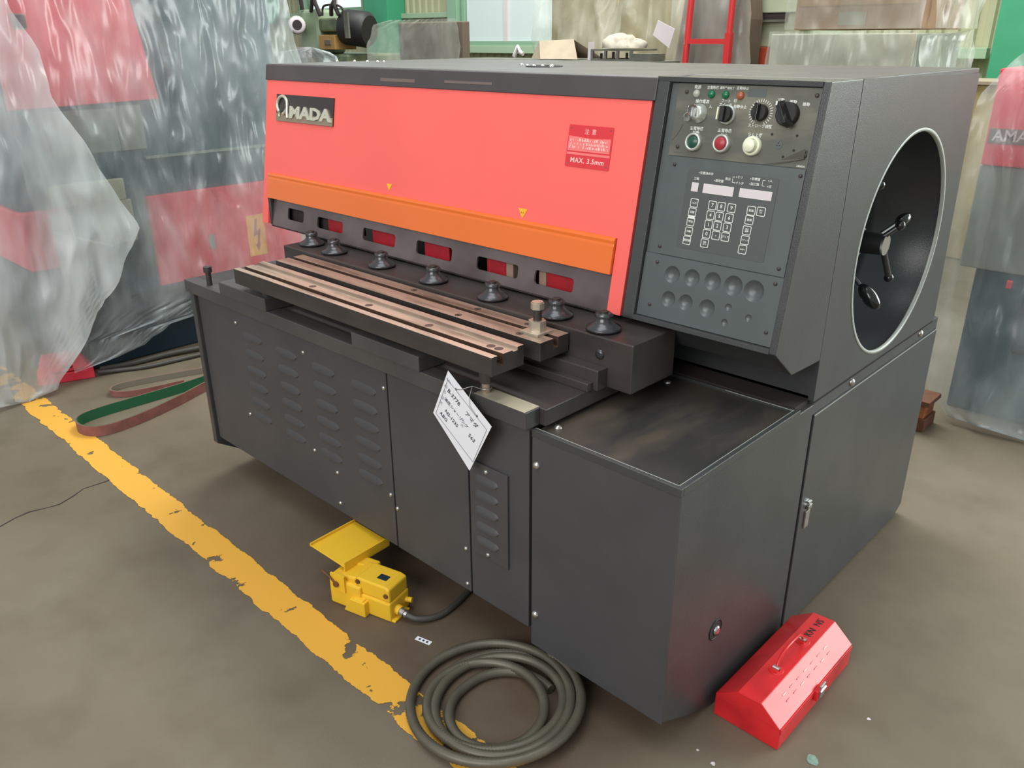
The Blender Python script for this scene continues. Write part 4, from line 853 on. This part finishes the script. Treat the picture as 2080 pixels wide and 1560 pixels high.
# ------------------------------------------------------------------ right: wrapped press brake
rm = thing('covered_machine', 'red and grey machine under clear plastic behind the right side', 'machine')
MB().box(-.955, -.34, 3.66, 4.6, 1.03, 1.385, 'press_red').build('red_cover', rm, .008)
MB().box(-.96, -.33, 3.68, 4.6, .62, 1.03, 'press_grey').build('grey_body', rm, .006)
MB().box(-.90, -.34, 3.70, 4.6, .0, .62, 'press_dark').build('lower_body', rm, .01)
MB().box(-.70, -.36, 3.67, 3.70, .30, .66, 'press_navy').build('lower_panel', rm, .01)
MB().cyl((-.70, 3.65, .86), (-.5, 3.65, .87), .03, 'black', 14).build('drive_unit', rm)
mp_ = MB().box(-.945, -.45, 3.652, 3.66, 1.115, 1.17, 'brown').build('name_plate', rm, .002, label='dark name plate with pale letters')
text('AMADAN', .058, 'display', mp_, Matrix(((1, 0, 0, -.93), (0, 0, -1, 3.6515), (0, 1, 0, 1.143), (0, 0, 0, 1))), 'raised_lettering', 'LEFT', ext=.001, bold=.001)
MB().box(-.765, -.745, 3.64, 3.66, .57, .60, 'press_red').build('red_switch', rm, .002)
pk3 = thing('plastic_sheet', 'clear plastic sheet draped over the right machine down to the floor', 'plastic sheet')
sheet('sheet_film', pk3, 'film', [(-.80, 1.50), (-.33, 1.56), (-.22, .005), (-.45, .005), (-.82, .012), (-.93, .10), (-1.00, .26), (-1.02, .40), (-1.00, .62), (-.985, .83), (-.99, 1.10), (-.985, 1.29), (-.90, 1.42)], lambda h, z, d: (h, 3.56+d-.05*max(0, .5-z)*2, z), .04, 70, 60, 9, 5.0)
wb = thing('wood_blocks', 'short wooden block on the floor behind the rear cabinet corner', 'wood block')
MB().box(-1.03, -.875, 3.34, 3.47, 0, .055, 'wood_dark').build('lower_block', wb, .002)
MB().box(-1.02, -.885, 3.345, 3.465, .055, .115, 'wood').build('upper_block', wb, .002)
MB().box(-1.035, -.868, 3.335, 3.475, .115, .135, 'wood_dark').build('cap_board', wb, .002)

# ------------------------------------------------------------------ background things
tcab = thing('low_cabinet', 'low beige cabinet in front of the green column at the right', 'cabinet')
MB().box(-2.35, -1.15, 6.45, 6.85, 0, 1.19, 'tan').build('cabinet_box', tcab, .01)
MB().box(-2.38, -1.12, 6.42, 6.88, 1.19, 1.215, 'kraft').build('cabinet_top', tcab, .004)
# milling machine
ml = thing('milling_machine', 'green milling machine with a black motor by the back wall', 'machine')
MB().box(-7.75, -6.95, 5.0, 5.7, 0, 1.36, 'mill_green').build('column', ml, .02)
MB().box(-7.68, -7.36, 4.98, 5.3, 1.36, 1.76, 'mill_ltgreen').build('head', ml, .03)
MB().box(-7.42, -7.08, 5.0, 5.4, 1.56, 1.68, 'mill_green').build('ram', ml, .02)
MB().lathe([(.085, 0), (.085, .18), (.08, .2)], (-7.64, 4.92, 1.62), (.85, -.5, 0), 'mill_ltgreen', 20).lathe([(.078, .2), (.078, .215), (.05, .215)], (-7.64, 4.92, 1.62), (.85, -.5, 0), 'display', 20).lathe([(.045, .2), (.045, .22)], (-7.64, 4.92, 1.62), (.85, -.5, 0), 'void', 16).build('spindle', ml)
MB().lathe([(.15, 0), (.16, .03), (.16, .25), (.13, .28)], (-7.07, 5.1, 1.60), (.83, .25, -.1), 'black', 24).box(-6.86, -6.80, 4.93, 4.95, 1.5, 1.72, 'bench').build('motor', ml)
MB().box(-7.32, -7.06, 4.95, 5.2, 1.40, 1.53, 'ochre').box(-7.22, -7.12, 4.94, 4.96, 1.44, 1.49, 'brown').build('feed_box', ml, .005)
b = MB()
for (x, z, dx, dz) in ((-7.60, 1.76, .02, .2), (-7.45, 1.74, .10, .15), (-7.30, 1.70, -.08, .2), (-7.12, 1.70, .06, .12), (-7.0, 1.70, -.05, .14)): b.tube([(x, 4.98, z), (x+dx*.6, 4.96, z+dz*.6), (x+dx, 4.98, z+dz)], .02, 'void', 8)
b.tube(smooth([(-7.25, 4.97, 1.70), (-7.22, 4.97, 1.78), (-7.05, 4.97, 1.79), (-6.93, 4.97, 1.76), (-6.92, 4.97, 1.70)]), .01, 'void', 6)
b.build('control_levers', ml)
MB().box(-7.66, -7.50, 4.9, 4.98, 1.32, 1.42, 'display').build('coolant_tank', ml, .006)
MB().box(-7.66, -7.42, 4.88, 4.99, 1.20, 1.32, 'wood_dark').build('tool_tray', ml, .004)
hp = thing('plastic_heap', 'heap of crumpled plastic in front of the milling machine', 'plastic')
MB().box(-6.9, -6.1, 4.35, 4.8, 0, 1.22, 'brown').build('covered_crate', hp)
sheet('heap_film', hp, 'film_thick', [(-7.05, .6), (-5.95, .6), (-6.05, 1.30), (-6.25, 1.40), (-6.5, 1.43), (-6.7, 1.36), (-6.92, 1.42)], lambda h, z, d: (h, 4.3+d, z), .09, 40, 24, 12, 8)
gd = MB().lathe([(.29, 0), (.30, .02), (.28, .05)], (-12.15, 7.38, 1.98), (0, -1, 0), 'green', 40).build('green_disc')
tag(gd, 'large round green disc on the wall above the plastic covered press', 'disc')
bd_ = thing('brown_cabinet', 'brown flat cabinet draped in plastic behind the hood', 'cabinet')
MB().box(-6.16, -5.33, 5.0, 5.08, 0, 1.625, 'brown').build('cabinet_box', bd_, .01)
sheet('cover_film', bd_, 'film_back', [(-6.68, .8), (-5.25, .8), (-5.34, 1.645), (-6.22, 1.645), (-6.46, 1.60), (-6.56, 1.4)], lambda h, z, d: (h, 4.93+d, z), .05, 50, 24, 15, 7)
bn = thing('workbench', 'grey steel bench with a flat top behind the hood', 'bench')
MB().box(-5.0, -3.20, 4.6, 4.95, 1.31, 1.355, 'bench').build('bench_top', bn, .004)
for x in (-4.9, -3.3):
    for y in (4.65, 4.9): MB().box(x-.03, x+.03, y-.03, y+.03, 0, 1.31, 'bench').build('leg', bn)
MB().box(-4.9, -3.3, 4.90, 4.93, .3, .8, 'bench').build('back_board', bn)
kp = thing('folded_cardboard', 'sheet of folded pale kraft cardboard on the bench', 'cardboard')
MB().add([(-4.22, 4.70, 1.477), (-3.92, 4.72, 1.487), (-3.80, 4.62, 1.361), (-4.12, 4.60, 1.361), (-4.34, 4.75, 1.361)], [(0, 3, 2, 1), (0, 4, 3)], 'kraft').add([(-4.22, 4.703, 1.472), (-3.92, 4.723, 1.482), (-3.80, 4.90, 1.361), (-4.12, 4.90, 1.361)], [(0, 1, 2, 3)], 'kraft').build('cardboard_flap', kp)
MB().tube([(-4.42, 4.65, 1.372), (-4.38, 4.65, 1.44), (-4.36, 4.65, 1.40), (-4.33, 4.65, 1.39)], .015, 'display', 6).build('white_tie', kp)
rg = thing('rag_bundle', 'bundle of pale rags on a metal rack on the bench', 'rags')
b = MB(); v = []; f = []
for j in range(13):
    for i in range(20):
        t = pi*.5*j/12; a = 2*pi*i/20; p = Vector((cos(a)*cos(t)*.15, sin(a)*cos(t)*.12, sin(t)*.085)); p *= 1+.35*noise.noise(p*14)
        v.append(p + Vector((-3.55, 4.80, 1.432)))
for j in range(12):
    for i in range(20): f.append((j*20+i, j*20+(i+1) % 20, (j+1)*20+(i+1) % 20, (j+1)*20+i))
b.add(v, f, 'rag', True); b.build('rag', rg)
rk = thing('tool_rack', 'small grey metal rack of tools on the bench under the rags', 'rack')
MB().box(-3.72, -3.38, 4.66, 4.94, 1.415, 1.425, 'bench').box(-3.72, -3.38, 4.66, 4.94, 1.356, 1.366, 'bench').build('rack_shelf', rk)
for x in (-3.71, -3.60, -3.50, -3.39): MB().box(x-.008, x+.008, 4.66, 4.676, 1.366, 1.415, 'screw').build('rack_post', rk)
MB().box(-3.745, -3.722, 4.66, 4.70, 1.356, 1.47, 'display').build('white_bracket', rk)
for k, x in enumerate((-3.66, -3.63, -3.56, -3.53, -3.45, -3.42)): MB().cyl((x, 4.70, 1.366), (x, 4.70, 1.40+.004*(k % 3)), .009, 'green_pale' if k % 2 else 'void', 8).build('tool', rk)
MB().box(-3.36, -3.22, 4.63, 4.80, 1.356, 1.40, 'bench').build('steel_box', rk, .002)
bw = thing('wrapped_pallet', 'tall tan load wrapped in loose plastic behind the bench', 'wrapped load')
MB().box(-5.30, -3.80, 6.05, 6.9, 0, 2.3, 'tan').build('load', bw, .03)
sheet('wrap_film', bw, 'film_back', [(-5.45, .6), (-3.72, .6), (-3.76, 2.4), (-5.38, 2.4)], lambda h, z, d: (h, 5.96+d, z), .09, 60, 30, 21, 6)
fr = thing('steel_trolley', 'red steel frame trolley with a cross bar behind the hood', 'frame')
MB().cyl((-3.28, 5.05, 0), (-3.19, 5.05, 2.3), .021, 'redpaint', 12).build('upright', fr)
MB().box(-2.935, -2.895, 5.03, 5.07, 0, 1.52, 'redpaint').cyl((-2.915, 5.05, 1.5), (-2.90, 5.05, 2.3), .02, 'redpaint', 10).build('upright', fr)
for z in (.4, 1.455): MB().box(-3.22, -2.93, 5.035, 5.065, z, z+.03, 'redpaint').build('crossbar', fr)
gb = thing('grey_bundle', 'dark grey bundle in plastic leaning behind the red frame', 'bundle')
MB().prism([(-3.42, 0), (-3.42, 1.3), (-3.36, 1.8), (-3.30, 2.2), (-2.95, 2.2), (-2.86, 1.6), (-2.86, 0)], 1, 5.2, 5.38, 'brown').build('bundle_core', gb, .02)
sheet('bundle_film', gb, 'film_back', [(-3.48, .5), (-2.80, .5), (-2.82, 1.4), (-2.92, 2.2), (-3.36, 2.2), (-3.42, 1.7)], lambda h, z, d: (h, 5.15+d, z), .04, 30, 24, 25, 8)
lb = MB().add([(-3.38, 4.93, 1.60), (-3.245, 4.93, 1.545), (-3.28, 4.93, 1.43), (-3.415, 4.93, 1.51), (-3.38, 4.934, 1.60), (-3.245, 4.934, 1.545), (-3.28, 4.934, 1.43), (-3.415, 4.934, 1.51)], [(0, 3, 2, 1), (4, 5, 6, 7), (0, 1, 5, 4), (1, 2, 6, 5), (2, 3, 7, 6), (3, 0, 4, 7)], 'display').build('paper_tag')
tag(lb, 'pale square paper hanging from the red frame upright', 'tag')
pc = thing('pale_machine', 'pale green grey machine with a slotted box beside the wrapped crates', 'machine')
MB().box(-3.12, -2.665, 5.5, 6.2, 1.43, 2.4, 'machine_pale').build('upper_body', pc, .01)
MB().box(-3.00, -2.67, 5.46, 5.5, 1.64, 2.4, 'machine_pale').build('front_box', pc, .006)
MB().box(-2.99, -2.75, 5.455, 5.5, 1.60, 1.635, 'void').box(-2.99, -2.75, 5.45, 5.5, 1.585, 1.60, 'bench').build('slot', pc)
MB().box(-3.10, -2.67, 5.55, 6.1, 0, 1.43, 'crate_side').build('column', pc)
MB().box(-3.005, -2.86, 5.47, 5.54, .9, 1.43, 'orange_box').build('orange_box', pc, .004)
cr_ = thing('lower_crate', 'pale lower crate wrapped in shiny plastic behind the control pod', 'crate')
MB().box(-2.60, -1.75, 5.0, 5.75, 0, 1.512, 'crate_pale').build('crate_box', cr_, .006)
MB().box(-1.752, -1.745, 5.02, 5.74, 0.3, 1.505, 'crate_side').build('crate_end', cr_)
sheet('crate_film', cr_, 'film_back', [(-2.64, .6), (-1.72, .6), (-1.735, 1.525), (-2.585, 1.525)], lambda h, z, d: (h, 4.965+d, z), .05, 50, 30, 31, 6)
sheet('crate_film', cr_, 'film_back', [(4.98, .6), (5.86, .6), (5.82, 1.42), (5.76, 1.53), (4.98, 1.525)], lambda h, z, d: (-1.70+d, h, z), .05, 40, 30, 33, 6)
cu_ = thing('cardboard_crate', 'brown cardboard carton wrapped in plastic stacked on the pale crate', 'carton')
MB().box(-2.49, -1.76, 5.06, 5.72, 1.532, 2.3, 'cardboard').build('carton', cu_, .006)
MB().box(-2.22, -2.06, 5.054, 5.059, 1.555, 1.625, 'crate_pale').build('carton_label', cu_)
MB().box(-2.47, -1.78, 5.050, 5.056, 1.66, 1.70, 'ochre').build('packing_tape', cu_)
sheet('carton_film', cu_, 'film_back', [(-2.53, 1.535), (-1.74, 1.535), (-1.74, 2.35), (-2.53, 2.35)], lambda h, z, d: (h, 5.02+d*.6, z), .05, 50, 30, 41, 6)
sheet('carton_film', cu_, 'film_back', [(5.03, 1.535), (5.83, 1.535), (5.86, 2.35), (5.03, 2.35)], lambda h, z, d: (-1.69+d, h, z), .05, 40, 30, 43, 6)
